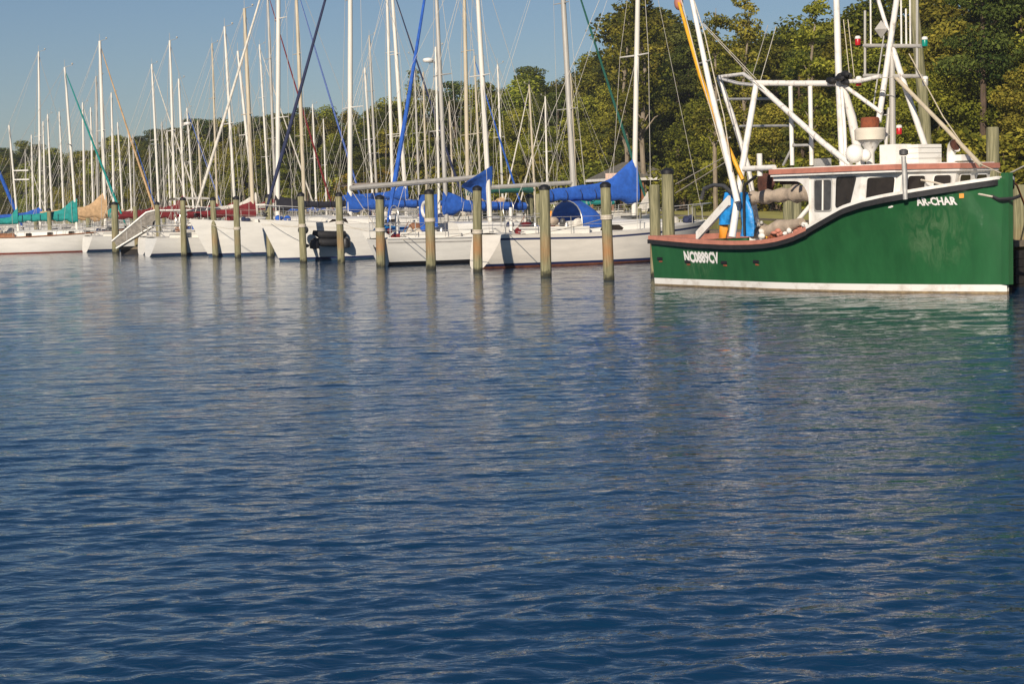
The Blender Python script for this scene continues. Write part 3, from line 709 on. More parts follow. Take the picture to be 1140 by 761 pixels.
    if o.get('dodger'):
        q0 = c0 - .01; w = min(bd(q0) - .25, B * .34); zb = zs(q0) + ch * .8; rings = []
        for s, hh, ww in ((q0 * L - .1, .80, 1.0), (q0 * L + .35, .82, 1.0), (q0 * L + .75, .55, .95), (q0 * L + 1.15, .04, .9)):
            rings.append([(s, w * ww * math.cos(a), zb - .15 + (hh + .15) * math.sin(a) ** .7) for a in [math.pi * k / 10 for k in range(11)]])
        bb = MB().loft(rings, closed=False, caps=False)
        dg = bb.build('dodger', M[o['dodger']], root)
        MB().tube([(q0 * L - .1, w * 1.02 * math.cos(a), zb - .15 + .97 * math.sin(a) ** .7) for a in [math.pi * k / 12 for k in range(13)]], .022, 6).build('hoop', M['steel'], dg)
    if o.get('bimini'):
        bb = MB(); w = B * .36
        bb.loft([[(s, w * (k / 4 - 1), zs(0) + 1.85 + .12 * (1 - (k / 4 - 1) ** 2) - abs(s - .16 * L) * .03) for k in range(9)] for s in (.06 * L, .12 * L, .2 * L, .27 * L)], closed=False, caps=False)
        bm_ = bb.build('bimini', M[o['bimini']], root)
        for s in (.07 * L, .26 * L): MB().tube([(.17 * L, -w, zs(.1)), (s, -w, zs(0) + 1.82), (s, w, zs(0) + 1.82), (.17 * L, w, zs(.1))], .018, 6).build('bimini_frame', M['steel'], bm_)
    if det:
        gg = random.Random(int(abs(x) * 13 + y))
        for i_ in range(9):
            q_ = gg.choice([.05, .1, .14, .2, .25, .3, .33, .78, .82, .88]); sd = gg.uniform(-.75, .75) * bd(q_); sz = gg.uniform(.10, .20)
            bb = MB()
            for k_ in range(4): bb.ball((q_ * L + gg.uniform(-.25, .25), sd + gg.uniform(-.12, .12), zs(q_) + gg.uniform(.08, .45 if q_ < .4 else .15)), (sz * gg.uniform(.6, 1.6), sz * gg.uniform(.5, 1), sz * gg.uniform(.5, 1.1)), 9, 6)
            bb.build(gg.choice(['sail_bag', 'cushion', 'coiled_line']), M[gg.choice(['c_white', 'c_blue', 'c_taupe', 'c_navy', 'rope', 'c_red', 'grill', 'teak', 'c_white'])], root)
        for sd in (-1, 1):
            for q_ in (.9, .08): MB().tube([(q_ * L - .12, sd * bd(q_) * .85, zs(q_) + .09), (q_ * L + .12, sd * bd(q_) * .85, zs(q_) + .09)], .02, 6).tube([(q_ * L, sd * bd(q_) * .85, zs(q_)), (q_ * L, sd * bd(q_) * .85, zs(q_) + .09)], .025, 6).build('cleat', M['steel'], root)
        MB().tube([(.1 * L, 0, zs(.1) + .1), (.1 * L, 0, zs(.1) + .95)], .06, 8).build('binnacle', M['white'], root); MB().torus((.1 * L - .1, 0, zs(.1) + .9), .38, .015, 'x', 20, 6).build('steering_wheel', M['steel'], root)
        if o.get('cover') and o.get('boom', 1):
            for t_ in (.3, .45, .6, .75, .9):
                pz = c + (e - c) * t_; MB().torus((pz[0], pz[1], pz[2] + .03), .26 - .05 * t_, .014, 'x', 14, 5).build('sail_tie', M['c_navy'], root)
        MB().box((c1 * L - 1.1, 0, zs(c1) + ch * .85), (.5, .5, .08)).build('hatch', M['grill'], root, False)
        for side in (-1, 1): MB().lathe((.27 * L, side * (bd(.27) - .38), zs(.27) + .26), [(.08, 0), (.075, .05), (.055, .09), (.06, .15), (.02, .16)], 10).build('winch', M['steel'], root)
        MB().loft([[(.12 * L - .03, -.04, zs(.1) + .1), (.12 * L + .03, .04, zs(.1) + .1), (.12 * L, .06, zs(.1) + .1)], [(.16 * L, -.03, zs(.1) + .65), (.16 * L + .04, .03, zs(.1) + .65), (.16 * L, .03, zs(.1) + .65)]]).build('tiller', M['teak'], root)
    return root, (bd, zs, pt, L, B)

ANG_IN = math.atan2(Vv[1], Vv[0])
def boat_top(x, y, ztop, pxtop, pxbase, pytop, pybase):
    # lean of the mast as surveyed: sideways offset of the head against the foot
    t = atY(pxtop, pytop, y); k = (ztop - 1.2) / max(.5, t[2] - 1.2); return ((t[0] - x) * k, 0.0)

TABLE = [ # pxtop, pytop, pxbase, x, y, heading, ztop, L, opts
 (710, -1, 717, 4.6, 66.5, 1, 13.0, 9.6), (532, -1, 545, -.72, 70.8, 1, 12.5, 8.5), (486, -1, 498, -2.5, 72.7, -1, 13.0, 9.4), (390, -1, 390, -7.0, 79.3, -1, 15.5, 10.6), (310, -1, 309, -11.6, 90.3, -1, 16.0, 11.5),
 (627, -1, 640, 3.4, 92.1, 1, 17.0, 12.2), (272, 9, 283, -13.4, 94.6, 1, 12.7, 9.2), (250, 30, 264, -15.1, 99.7, 1, 12.3, 8.8), (517, -1, 522, -2.3, 102.4, -1, 15.0, 10.8), (485, 53, 490, -4.2, 109.0, 1, 11.7, 8.4),
 (189, 46, 196, -20.2, 109.1, 1, 12.5, 9.0), (437, -1, 454, -6.3, 111.8, 1, 16.0, 11.5), (431, -1, 438, -7.5, 117.2, -1, 16.8, 12.1), (111, 45, 118, -26.6, 118.8, 1, 13.5, 9.8), (107, 86, 109, -28.3, 124.0, 1, 11.6, 8.3),
 (330, -1, 340, -14.3, 126.5, 1, 18.0, 12.5), (528, 62, 537, -1.9, 128.8, 1, 12.7, 9.2), (43, 58, 45, -33.8, 129.9, 1, 13.9, 10.0), (298, -1, 308, -17.3, 134.1, 1, 18.5, 12.5), (554, 72, 561, -.4, 134.4, 1, 12.5, 9.0),
 (461, 62, 467, -6.8, 137.9, -1, 13.6, 9.8), (236, 49, 243, -22.3, 138.0, 1, 14.9, 10.7), (635, 81, 643, 5.5, 144.5, -1, 12.4, 9.0), (411, 40, 421, -10.5, 144.6, 1, 15.8, 11.4), (199, 88, 207, -26.0, 144.8, 1, 12.8, 9.2),
 (406, 75, 417, -11.2, 150.1, 1, 13.7, 9.9), (169, 72, 178, -29.2, 150.7, 1, 14.5, 10.4), (589, 94, 596, 2.4, 158.7, -1, 12.5, 9.0), (124, 104, 127, -35.6, 162.5, 1, 13.0, 9.3), (471, 81, 476, -7.4, 164.0, 1, 14.2, 10.2),
 (289, 50, 301, -21.9, 165.5, 1, 17.2, 12.4), (92, 115, 95, -40.2, 170.8, 1, 12.7, 9.1), (500, 113, 506, -5.2, 172.5, 1, 12.0, 8.6), (101, 120, 104, -40.5, 175.6, 1, 12.5, 9.0), (607, 108, 610, 3.9, 178.8, -1, 12.6, 9.0),
 (66, 125, 71, -44.8, 181.5, 1, 12.5, 9.0), (208, 120, 216, -32.2, 184.5, 1, 12.7, 9.2), (53, 127, 58, -47.0, 185.5, 1, 12.5, 9.0), (348, 116, 353, -19.9, 186.9, 1, 12.9, 9.3), (220, 134, 226, -33.0, 194.1, 1, 11.9, 8.6),
 (48, 135, 51, -50.3, 195.6, 1, 12.3, 8.9), (35, 150, 37, -52.9, 200.5, 1, 11.1, 8.0), (180, 136, 184, -39.2, 205.6, 1, 12.4, 8.9), (131, 136, 137, -44.9, 209.8, 1, 12.7, 9.2), (360, 133, 364, -22.5, 223.0, 1, 13.1, 9.4),
 (186, 147, 190, -44.2, 235.7, 1, 12.6, 9.1), (143, 147, 147, -51.0, 243.9, 1, 13.1, 9.4), (148, 150, 150, -51.8, 249.6, 1, 12.9, 9.3), (166, 162, 170, -56.3, 285.0, 1, 12.7, 9.1), (28, 167, 30, -78.9, 295.1, 1, 12.9, 9.3)]
SPECIAL = {
 717: dict(det=1, hull='warmwhite', stripe='navy', boot='navy', bottom='orange_bottom', cover='c_blue', boomlen=4.0, dodger='c_blue', ports=2, portlen=1.0, longport=1, fb=1.12, mr=.095, boomz=.82, covh=1.35, rake=-.05, cabh=.45, label='white sloop with blue mainsail cover and blue dodger, navy stripe along its hull'),
 545: dict(det=1, hull='gelcoat', boot='black', bottom='black', stripe='mast_grey', boomlen=5.9, boomz=1.75, boomrise=-.35, rake=.03, B=2.75, boomr=.10, ports=3, fb=.98, mr=.10, toerail='gelcoat', cabh=.6, covlen=.2, coverbunch=1, label='white sloop with three dark ports, black waterline and dark script on its transom'),
 498: dict(det=1, hull='gelcoat', boot='gelcoat', bottom='black', jib='c_blue', jr=.85, mast='mast_grey', forestay_at=.88, B=2.75, cover='c_blue', covh=.7, boomz=.7, fb=1.0, mr=.09, label='white sloop with bright blue furled jib and grey mast, its bow to the water'),
 390: dict(det=1, hull='gelcoat', stripe='deck', boot='navy', bottom='bluebottom', jib='c_navy', jr=.75, cover='c_blue', fb=1.42, mr=.11, ports=2, portlen=.9, longport=1, covh=.6, boomz=.45, bimini='c_black', B=3.7, label='large white sloop with high bow, navy waterline stripe and navy furled jib'),
 309: dict(det=1, hull='gelcoat', boot='navy', bottom='bluebottom', jib='c_white', cover='c_black', covh=.55, fb=1.45, mr=.115, ports=2, portlen=.8, mast='mast_white', B=3.8, boomz=.5, bimini='c_taupe', label='large white sloop with pale furled jib and black sail cover, second high bow'),
 640: dict(mast='mast_grey', mr=.145, cover=None, boomr=.11, boomlen=6.2, boomz=1.6, boomrise=-.2, jib='c_green', jibtop=.93, label='tall grey masted sloop with green furled jib behind the blue dodger boat'),
 283: dict(mast='mast_tan', mr=.11, cover='c_red', label='sloop with stout tan mast and maroon cover beside the second high bow'),
 264: dict(mast='mast_white', cover='c_red', label='sloop with slim white mast and maroon cover left of the stout tan mast'),
 522: dict(mast='mast_tan', mr=.12, cover='c_green', boomz=1.5, label='sloop with thick tan mast and dark green sail cover'),
 490: dict(mast='mast_white', radome=1, label='white sloop carrying a white radome high on its short mast'),
 196: dict(mast='mast_white', cover='c_red', label='sloop with tall white mast just left of the radome mast and red covers'),
 454: dict(mast='mast_white', mr=.13, cover='c_blue', jib='c_navy', boomz=1.3, label='sloop with leaning white mast, blue cover and dark navy furled jib'),
 438: dict(mast='mast_white', mr=.11, cover='c_blue', label='sloop with upright white mast behind the leaning white mast'),
 118: dict(mast='mast_white', mr=.12, cover='c_tan', covh=1.5, jib='c_tan', boomlen=4.4, boomz=.8, label='sloop with tan sail cover and long tan furled jib behind the ketch'),
 340: dict(mast='mast_tan', mr=.14, jib='c_blue', cover=None, flaked=1, label='sloop with thick tan mast and light blue furled jib'),
 308: dict(mast='mast_grey', mr=.11, jib='c_red', cover='c_red', label='sloop with red furled jib behind the second high bow'),
 45: dict(mast='mast_white', cover='c_blue', label='tallest white masted sloop at far left with blue sail cover'),
 243: dict(mast='mast_tan', cover='c_red', label='sloop with tan mast between two maroon covers left of the second high bow'),
 207: dict(mast='mast_white', cover='c_red', covh=1.6, radome=1, label='sloop with maroon cover peaked at its mast and a white radome on a bracket'),
 301: dict(mast='mast_white', cover='c_tan', jib='c_white', label='distant sloop with white furled jib behind the second high bow'),
 178: dict(mast='mast_white', cover='c_red', jib='c_white', label='distant sloop with white mast, maroon cover and pale furled jib'),
 610: dict(mast='mast_white', jib='c_white', label='short masted distant sloop with white furled jib left of the tall grey mast'),
 596: dict(mast='mast_tan', jib='c_white', label='distant sloop with short weathered mast near the red bushes'),
 71: dict(cover='c_blue', mast='mast_white', label='distant sloop with blue cover just left of the main mast of the ketch'),
}
order = sorted([t[2] for t in TABLE])
BOATS = {}
for (pt_, py_, pb, x, y, hd, zt, L) in TABLE:
    o = dict(SPECIAL.get(pb, {})); g = random.Random(pb)
    if 'hd' in o: hd = o['hd']
    if pb not in SPECIAL:
        o['mast'] = g.choice(['mast_white', 'mast_white', 'mast_grey', 'mast_tan']); o['cover'] = g.choice(['c_blue', 'c_tan', 'c_red', 'c_white', 'c_teal', None])
        if g.random() < .3: o['jib'] = g.choice(['c_white', 'c_blue', 'c_white'])
        o['hull'] = g.choice(['gelcoat', 'gelcoat', 'gelcoat', 'cream', 'bluehull'])
        k = order.index(pb) + 1; suf = {1: 'st', 2: 'nd', 3: 'rd'}.get(k % 10 if k not in (11, 12, 13) else 0, 'th')
        o['label'] = '%s hulled sloop, %s mast, %s boom, %d%s sloop mast from the left' % ({'gelcoat': 'white', 'cream': 'cream', 'bluehull': 'dark blue'}[o['hull']], {'mast_white': 'white', 'mast_grey': 'grey', 'mast_tan': 'tan'}[o['mast']], COLNAME[o['cover']] + (' covered' if o['cover'] else ''), k, suf)
    if pb not in (717, 118): o.setdefault('covh', .7)
    o.setdefault('bottom', g.choice(['black', 'redpaint', 'bluebottom'])); o.setdefault('mr', .085 + .02 * (y > 140)); o['wr'] = .010 if y < 95 else .013
    if y > 150: o['lowers'] = 0
    ms = {717: .64, 545: .58}.get(pb, .60) * L
    ang = ANG_IN + (math.pi if hd < 0 else 0) + g.uniform(-.03, .03)
    off = boat_top(x, y, zt, pt_, pb, py_, 0)
    root, info = sailboat(x, y, ang, L, ms, zt, off, o); BOATS[pb] = (root, info)
    if o.get('radome'):
        mo = [c for c in root.children if c.name.startswith('mast') and not c.name.startswith('masthead')][0]
        zz = (.72 if pb == 207 else .93) * zt; cx = ms + off[0] * (zz - 1) / zt
        rd = MB().lathe((cx + (.55 if pb == 207 else -.5), 0, zz), [(.05, -.12), (.3, -.08), (.34, .02), (.3, .12), (.05, .18)], 14).tube([(cx, 0, zz - .1), (cx + (.5 if pb == 207 else -.45), 0, zz - .1)], .03, 6).build('radome', M['white'], mo)

root, (bd, zs, pt, L, B) = BOATS[640]
j = [c for c in root.children if c.name.startswith('furled_jib')][0]
q0 = np.array([v.co[:] for v in j.data.vertices]); q0 = q0[q0[:, 2].argsort()]; k = q0[len(q0) // 4]
MB().add([k + np.array(v) for v in ((0, .03, .55), (.05, .03, -.35), (-.75, .03, -.45), (0, -.03, .55), (.05, -.03, -.35), (-.75, -.03, -.45))], [(0, 1, 2), (5, 4, 3), (0, 3, 4, 1), (1, 4, 5, 2), (2, 5, 3, 0)]).build('sail_clew', M['c_white'], root, False)
# ketch at the far left
def ketch():
    y = 109.0; m1 = atY(85, 234, y); m2 = atY(22.5, 236, y); ang = math.radians(9)
    L = 10.6; o = dict(det=1, hull='gelcoat', boot='gelcoat', bottom='redpaint', toerail='teak', coam='teak', cover='c_teal', jib='c_teal', ports=3, fb=.95, mast='mast_white', mr=.085, boomlen=3.5, boomz=.62, covh=1.15, B=3.0, portlen=.35,
             label='white ketch with teal sail covers, teak rail and thin red waterline at far left')
    t = atY(72, 75, y); off = (t[0] - m1[0], 0)
    root, (bd, zs, pt, L, B) = sailboat(m1[0], y, ang, L, 7.4, t[2], off, o)
    d = (m1[0] - m2[0]) / math.cos(ang); s2 = 7.4 - d; t2 = atY(13, 140, y); ox = (t2[0] - m2[0])
    top = np.array([s2 + ox, 0, t2[2]]); base = np.array([s2, 0, .9])
    mo = MB().tube([base, top], [.075, .055], 10).build('mizzen_mast', M['mast_white'], root)
    for k in (.52, .60): 
        c = base + (top - base) * k; MB().box((c[0] + .45, 0, c[2]), (.9, .25, .07)).build('radar_bracket', M['white'], mo, False)
    c = base + np.array([0, 0, 1.0]); e = c + np.array([-1.9, 0, 0]); MB().tube([c, e], .05, 8).build('mizzen_boom', M['mast_grey'], root)
    rings = []
    for i in range(9):
        q = i / 8; p_ = c + (e - c) * q; rise = .15 + .18 * (1 - q) + .6 * max(0, 1 - q / .25); rings.append([p_ + np.array([0, .17 * math.cos(a), (rise if math.sin(a) > 0 else .15) * math.sin(a)]) for a in [2 * math.pi * k / 12 for k in range(12)]])
    MB().loft(rings).build('mizzen_sail_cover', M['c_teal'], root)
    for side in (-1, 1): MB().tube([(s2 - .2, side * bd(max(.02, s2 / L)) * .95, zs(.1)), top], .011, 4).build('mizzen_shroud', M['wire'], root)
ketch()
# a big furled blue jib whose boat lies just outside the frame is on the boat beside the ketch
sailboat(-35.4, 118, ANG_IN, 9.2, 5.4, 12.6, (-.5, 0), dict(jib='c_blue', jr=1.1, cover='c_blue', label='sloop cut off by the left edge with bright blue furled jib'))
# sterns that show between the second high bow and the gangway
x, y = -17.2, 96.0
r, inf = sailboat(x + 4 * Vv[0], y + 4 * Vv[1], ANG_IN, 8.6, 5.2, 10.8, (-.7, 0), dict(det=1, hull='cream', toerail='teak', bottom='black', boot='black', cover='c_white', fb=1.0, label='small cream sloop with teak rail, its stern by the aluminium gangway', bimini='c_white'))
BOATS['small'] = (r, inf)

# blue tarp tent on the bow of the blue-jib sloop, and other fittings
root, (bd, zs, pt, L, B) = BOATS[498]
bb = MB(); N = 8
bb.loft([[(s, bd(s / L) * .9 * (k / 4 - 1), zs(s / L) + .08 + .20 * (1 - abs(k / 4 - 1)) + .03 * math.sin(k * 3 + s * 4)) for k in range(9)] for s in (L * .70, L * .76, L * .82, L * .88, L * .93)], closed=False, caps=False)
bb.build('bow_tarp', M['tarp'], root)
# life ring in a blue cover and orange horseshoe buoy on the transom rail
root, (bd, zs, pt, L, B) = BOATS[545]
for nm, q, c_, m_ in (('horseshoe_buoy', .86, -.93, 'orange'),):
    MB().ball((q * L, bd(q) * c_, zs(q) + .42), (.12, .10, .32), 10, 7).build(nm, M[m_], root)
bb = MB(); bb.box((.26 * L, 0, zs(.2) + 1.05), (.05, 1.5, 1.25)); cl = bb.build('weather_cloth', M['c_blue'], root, False)
MB().torus((.26 * L - .06, .1, zs(.2) + 1.1), .28, .07, 'x').build('life_ring', M['white'], root)
# cursive name on the transom (illegible in the photo) drawn as a running script line
def transom_xyz(v, z):
    p = pt(0, z, -1); q = pt(0, z, 1); f = (v / 2 + .5); return np.array(p) * (1 - f) + np.array(q) * f + np.array([-.012, 0, 0])
pts = []
for i in range(64):
    t = i / 63; v = .55 - 1.1 * t; z = .66 + .06 * math.sin(t * 46) * (.6 + .4 * math.sin(t * 9)) + (.10 if i in (3, 4, 5, 58, 59) else 0); pts.append(transom_xyz(v, z))
MB().tube(pts, .012, 5).build('name_script', M['black'], root)
bb = MB()
for i in range(12): 
    a = i * .9; bb.ball(transom_xyz(.45 - .06 * math.sin(a * 2) - .02 * i, .62 - .035 * i), (.012, .07, .035), 8, 5)
bb.build('transom_emblem', M['navy'], root)
# blue canvas bunched at the foot of the mast
c = np.array([.58 * L, 0, zs(.58) + 2.1]); MB().loft([[c + np.array([-t * 1.1 + .1 * math.cos(a), .22 * math.cos(a + 1.57), (.62 * (1 - t) + .1) * math.sin(a) - .1]) for a in [2 * math.pi * k / 10 for k in range(10)]] for t in (0, .3, .6, 1)]).build('sail_cover', M['c_blue'], root)
# outboard motors and rolled dinghy on the big sloop
root, (bd, zs, pt, L, B) = BOATS[390]
dk = empty('inflatable_dinghy', np.array(root.location) + np.array([math.cos(root.rotation_euler[2]) * 8.1, math.sin(root.rotation_euler[2]) * 8.1, 0]) , root.rotation_euler[2], 'black inflatable dinghy lashed on edge along the rail of the large sloop', 'dinghy')
zz = 1.05
for z_, s_ in ((1.12, 1), (.80, -1)):
    MB().tube([(-.75, 1.5 + .18, z_), (-.2, 1.5 + .22, z_ - .03), (.35, 1.5 + .2, z_), (.7, 1.5 + .08, z_ + .12)], [.14, .18, .18, .09], 12).build('tube', M['rubber'], dk)
MB().box((-.3, 1.5 + .18, .96), (1.1, .08, .3)).build('floor_board', M['aluminium'], dk, False)
for s_ in (-.75, .7): MB().lathe((s_, 1.5 + .22, .62), [(.05, -.1), (.20, -.06), (.22, .1), (.16, .3), (.08, .34)], 12).build('fender', M['black'], dk)
ob = empty('outboard_motor', dk.location, dk.rotation_euler[2], 'dark grey outboard motor clamped to the rail beside the dinghy', 'outboard motor')
MB().ball((1.15, 1.5 + .12, 1.35), (.24, .2, .2)).build('cowl', M['grill'], ob); MB().tube([(1.15, 1.5 + .15, 1.2), (1.12, 1.5 + .2, .75)], [.09, .06], 8).build('leg', M['grill'], ob)
MB().ball((1.12, 1.5 + .2, .68), (.2, .06, .09)).build('gearcase', M['black'], ob)

# mooring lines from the front boats to their piles
def line(a, b, sag, label, r=.012):
    a = np.array(a, float); b = np.array(b, float)
    o = MB().tube([a + (b - a) * t - np.array([0, 0, sag * 4 * t * (1 - t)]) for t in [i / 10 for i in range(11)]], r, 5).build('mooring_line', M['rope'])
    tag(o, label, 'rope', 'mooring lines')
def on_boat(pb, s, t, z):
    root, _ = BOATS[pb]; a = root.rotation_euler[2]; c = root.location
    return (c[0] + s * math.cos(a) - t * math.sin(a), c[1] + s * math.sin(a) + t * math.cos(a), z)
def pile_pt(i, z): q = at(PILES[i][0], PILES[i][1]); return (q[0], q[1], z)
line(pile_pt(0, 1.8), on_boat(717, .3, -1.0, 1.15), .12, 'pale mooring line from the nearest front pile to the blue dodger boat')
line(pile_pt(3, 1.75), on_boat(545, 1.2, 1.0, 1.05), .12, 'pale mooring line from the fourth pile to the boat with dark script')
line(pile_pt(2, 1.35), on_boat(545, .6, -1.0, 1.0), .10, 'slack mooring line from the third pile to the boat with dark script')
line(pile_pt(5, 1.65), on_boat(498, 8.6, .6, 1.25), .12, 'mooring line from the sixth pile to the blue jib sloop')
line(pile_pt(6, 1.55), on_boat(390, 10.4, .5, 1.8), .15, 'mooring line from the seventh pile to the large high bowed sloop')
line(pile_pt(7, 1.4), on_boat(309, 10.6, -.5, 1.8), .15, 'mooring line from the eighth pile to the second high bow')

# ------------------------------------------------------------------ aluminium gangway and low dock at left
g0 = at(166, 283); gw = empty('gangway', (g0[0], g0[1] + 1, 0), math.radians(4), 'bare aluminium gangway with handrails rising to the dock among the piles', 'gangway')
for sy in (-.45, .45):
    MB().tube([(-2.1, sy, .75), (-.2, sy, 2.25), (.25, sy, 2.35), (4.3, sy, 2.25)], .065, 8).build('handrail', M['aluminium'], gw)
    MB().tube([(-1.9, sy, .35), (.1, sy, 1.5), (4.3, sy, 1.5)], .06, 8).build('side_beam', M['aluminium'], gw)
    for s_, z0, z1 in ((-1.3, .7, 1.35), (-.5, 1.15, 2.0), (.4, 1.5, 2.33), (1.5, 1.5, 2.32), (2.6, 1.5, 2.29), (3.7, 1.5, 2.26)):
        MB().tube([(s_, sy, z0), (s_, sy, z1)], .03, 6).build('baluster', M['aluminium'], gw)
for sy in (-.47, .47): MB().add([(-1.85, sy, .42), (.1, sy, 1.55), (.25, sy, 2.3), (-.2, sy, 2.2), (-2.0, sy, .8)], [(0, 1, 2, 3, 4)]).build('side_panel', M['grey_mesh'], gw, False)
MB().add([(-1.9, -.45, .36), (.1, -.45, 1.51), (.1, .45, 1.51), (-1.9, .45, .36), (4.3, -.45, 1.51), (4.3, .45, 1.51)], [(0, 1, 2, 3), (1, 4, 5, 2)]).build('tread', M['aluminium'], gw, False)
for s_ in (.4, 4.0): MB().tube([(s_, .4, -.6), (s_, .4, 1.5)], .12, 8).build('leg', M['dockwood'], gw)
dk = empty('floating_dock', (g0[0] - .5, g0[1] + 1.2, 0), math.radians(3), 'low dark wooden dock at the foot of the gangway', 'dock')
MB().box((1.0, .8, .34), (4.6, 2.0, .14)).build('deck_boards', M['dockwood'], dk, False); MB().box((1.0, .8, .12), (4.5, 1.9, .28)).build('float', M['tarred'], dk, False)
# finger pier between the front and the second row
pr = empty('pier', (0, 0, 0), 0, 'long wooden pier between the front and second rows of boats', 'pier')
a = P0 + U * -1 + Vv * 13.2; c = P0 + U * 100 + Vv * 13.2; mid = (a + c) / 2
MB().box((mid[0], mid[1], .95), (101, 1.6, .16), math.atan2(U[1], U[0])).build('deck_boards', M['dockwood'], pr, False)
for i in range(26):
    q = P0 + U * (i * 4) + Vv * (13.2 + .7); MB().tube([(q[0], q[1], -.8), (q[0], q[1], 1.9)], .13, 8).build('post', M['pile'], pr)

# ------------------------------------------------------------------ wharf at the right edge with piles
TH = math.radians(57); LF = 10.6
fd = np.array([math.cos(TH), -math.sin(TH), 0]); fp = np.array([math.sin(TH), math.cos(TH), 0]); stem = np.array([10.96, 39.55, 0]); FO = stem - fd * LF
def fw_(s, t, z): return FO + fd * s + fp * t + np.array([0, 0, z])
wr = empty('wharf', fw_(LF - 2.0, 2.5, 0), -TH, 'black timber wharf just beyond the bow of the green fishing boat', 'wharf')
MB().box((-5.5, 3.0, 1.0), (11.0, 6.0, .14)).build('deck_boards', M['dockwood'], wr, False)
bb = MB()
for k in range(7): bb.box((-.02, 3.0, -.45 + k * .2), (.12, 6.0, .185))
for k in range(7): bb.box((-5.5, .03, -.45 + k * .2), (10.8, .12, .185))
bb.build('facing', M['tarred'], wr, False)
q = atY(1135, 206, 43.6); make_pile(q[0], 43.6, q[2], .17, 'yellowish pile at the right edge of the photo by the wharf', None, False)
q = atY(1105, 142, 45.5); make_pile(q[0], 45.5, q[2], .165, 'tall tan pile rising behind the wheelhouse roof at right', None, False)
a = atY(1036, 200, 52); bt = atY(1014, -30, 52)
tag(MB().tube([(a[0], 52, .8), (a[0] + (bt[0] - a[0]) * .3, 52, a[2] + (bt[2] - a[2]) * .3), bt], [.17, .16, .13], 12).build('utility_pole', M['pile']), 'tall leaning wooden pole behind the steel tripod mast', 'pole')

# ------------------------------------------------------------------ green fishing boat
fb = empty('fishing_boat', FO, -TH, 'dark green fishing boat with white wheelhouse, steel gallows and masts', 'fishing boat')
SH = [(0, 1.31), (1.06, 1.26), (2.12, 1.215), (3.18, 1.19), (3.7, 1.19), (4.24, 1.20), (4.77, 1.225), (5.3, 1.285), (5.83, 1.39), (6.36, 1.56), (6.89, 1.78), (7.42, 2.00), (7.95, 2.14), (8.48, 2.235), (9.01, 2.315), (9.54, 2.395), (10.07, 2.48), (10.4, 2.54), (10.6, 2.585)]
def f_sheer(s): return float(np.interp(s, [a for a, _ in SH], [b for _, b in SH]))
def f_bd(s):
    if s < 5.3: return 1.75 + .2 * math.sin(s / 5.3 * math.pi / 2)
    q = min(1, (s - 5.3) / (LF - 5.3)); return 1.95 * max(0, 1 - q ** 3.0) ** .74 + .02
def f_bw(s):
    if s < 4.5: return 1.62 + .06 * s / 4.5
    q = min(1, (s - 4.5) / (LF - 4.5)); return 1.68 * max(0, 1 - q ** 1.75) + .03
def f_half(s, z):
    h = z / f_sheer(s)
    if h < 0: return f_bw(s) * (1 + z * .8)
    return f_bw(s) + (f_bd(s) - f_bw(s)) * h ** (1.0 + .7 * min(1, s / LF))
fs_list = [i * .265 for i in range(41)]
hb = MB(); n = 15
def lv(s):
    z = f_sheer(s) - .02; return [-.6, -.02, .05, .052, .205, .207] + [.207 + (z - .207) * k / 9 for k in range(1, 10)]
mis = [0, 0, 0, 1, 2] + [2] * 9
for side in (-1, 1):
    base = len(hb.v); hb.v += [(s, side * f_half(s, z), z) for s in fs_list for z in lv(s)]
    for j in range(n - 1):
        for i in range(len(fs_list) - 1):
            hb.f.append(tuple(base + k for k in (i * n + j, (i + 1) * n + j, (i + 1) * n + j + 1, i * n + j + 1))); hb.mi.append(mis[j])
ring = [(0, -f_half(0, z), z) for z in lv(0)] + [(0, f_half(0, z), z) for z in reversed(lv(0))]
hb.add(ring, [tuple(range(len(ring)))], 2)
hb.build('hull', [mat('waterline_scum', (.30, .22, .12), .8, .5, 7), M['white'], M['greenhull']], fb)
def side_strip(name, s0, s1, zt, zb, out, m, steps=28, inner=.06):
    for side in (-1, 1):
        rings = []
        for i in range(steps + 1):
            s = s0 + (s1 - s0) * i / steps; z1 = f_sheer(s) + zt; z0 = f_sheer(s) + zb; w = f_bd(s)
            rings.append([(s, side * (w + out), z0), (s, side * (w + out), z1), (s, side * (w - inner), z1), (s, side * (w - inner), z0)])
        MB().loft(rings).build(name, M[m], fb)
side_strip('gunwale', -.04, 6.3, .015, -.085, .035, 'pink', inner=.16)
side_strip('rub_rail', -.06, 6.3, -.087, -.195, .055, 'rubber', 30)
side_strip('bow_cap_rail', 6.3, LF - .08, .02, -.05, .05, 'white', 40, inner=.12)
side_strip('bow_rub_rail', 6.3, LF - .1, -.052, -.175, .045, 'rubber', 40)
MB().box((-.03, 0, 1.24), (.12, 3.5, .15)).build('transom_cap', M['pink'], fb, False)
# bulwark lining, work deck and foredeck
bb = MB()
bb.loft([[(s, -f_bd(s) + .12, f_sheer(s) - .1), (s, -f_half(s, .6) + .10, .6), (s, f_half(s, .6) - .10, .6), (s, f_bd(s) - .12, f_sheer(s) - .1)] for s in [.05 + i * .4 for i in range(16)]], closed=False, caps=False)
bb.build('work_deck', M['rusty_white'], fb)
bb = MB(); bb.loft([[(s, -f_bd(s) + .02, f_sheer(s) - .06), (s, 0, f_sheer(s) - .0), (s, f_bd(s) - .02, f_sheer(s) - .06)] for s in [6.4 + i * .3 for i in range(14)]], closed=False, caps=False); bb.build('foredeck', M['white'], fb)
MB().loft([[(LF - .10, -.10, z), (LF + .09, -.07, z), (LF + .09, .07, z), (LF - .10, .10, z)] for z in (.21, 1.0, 2.66)]).build('stem_post', M['greenhull'], fb)
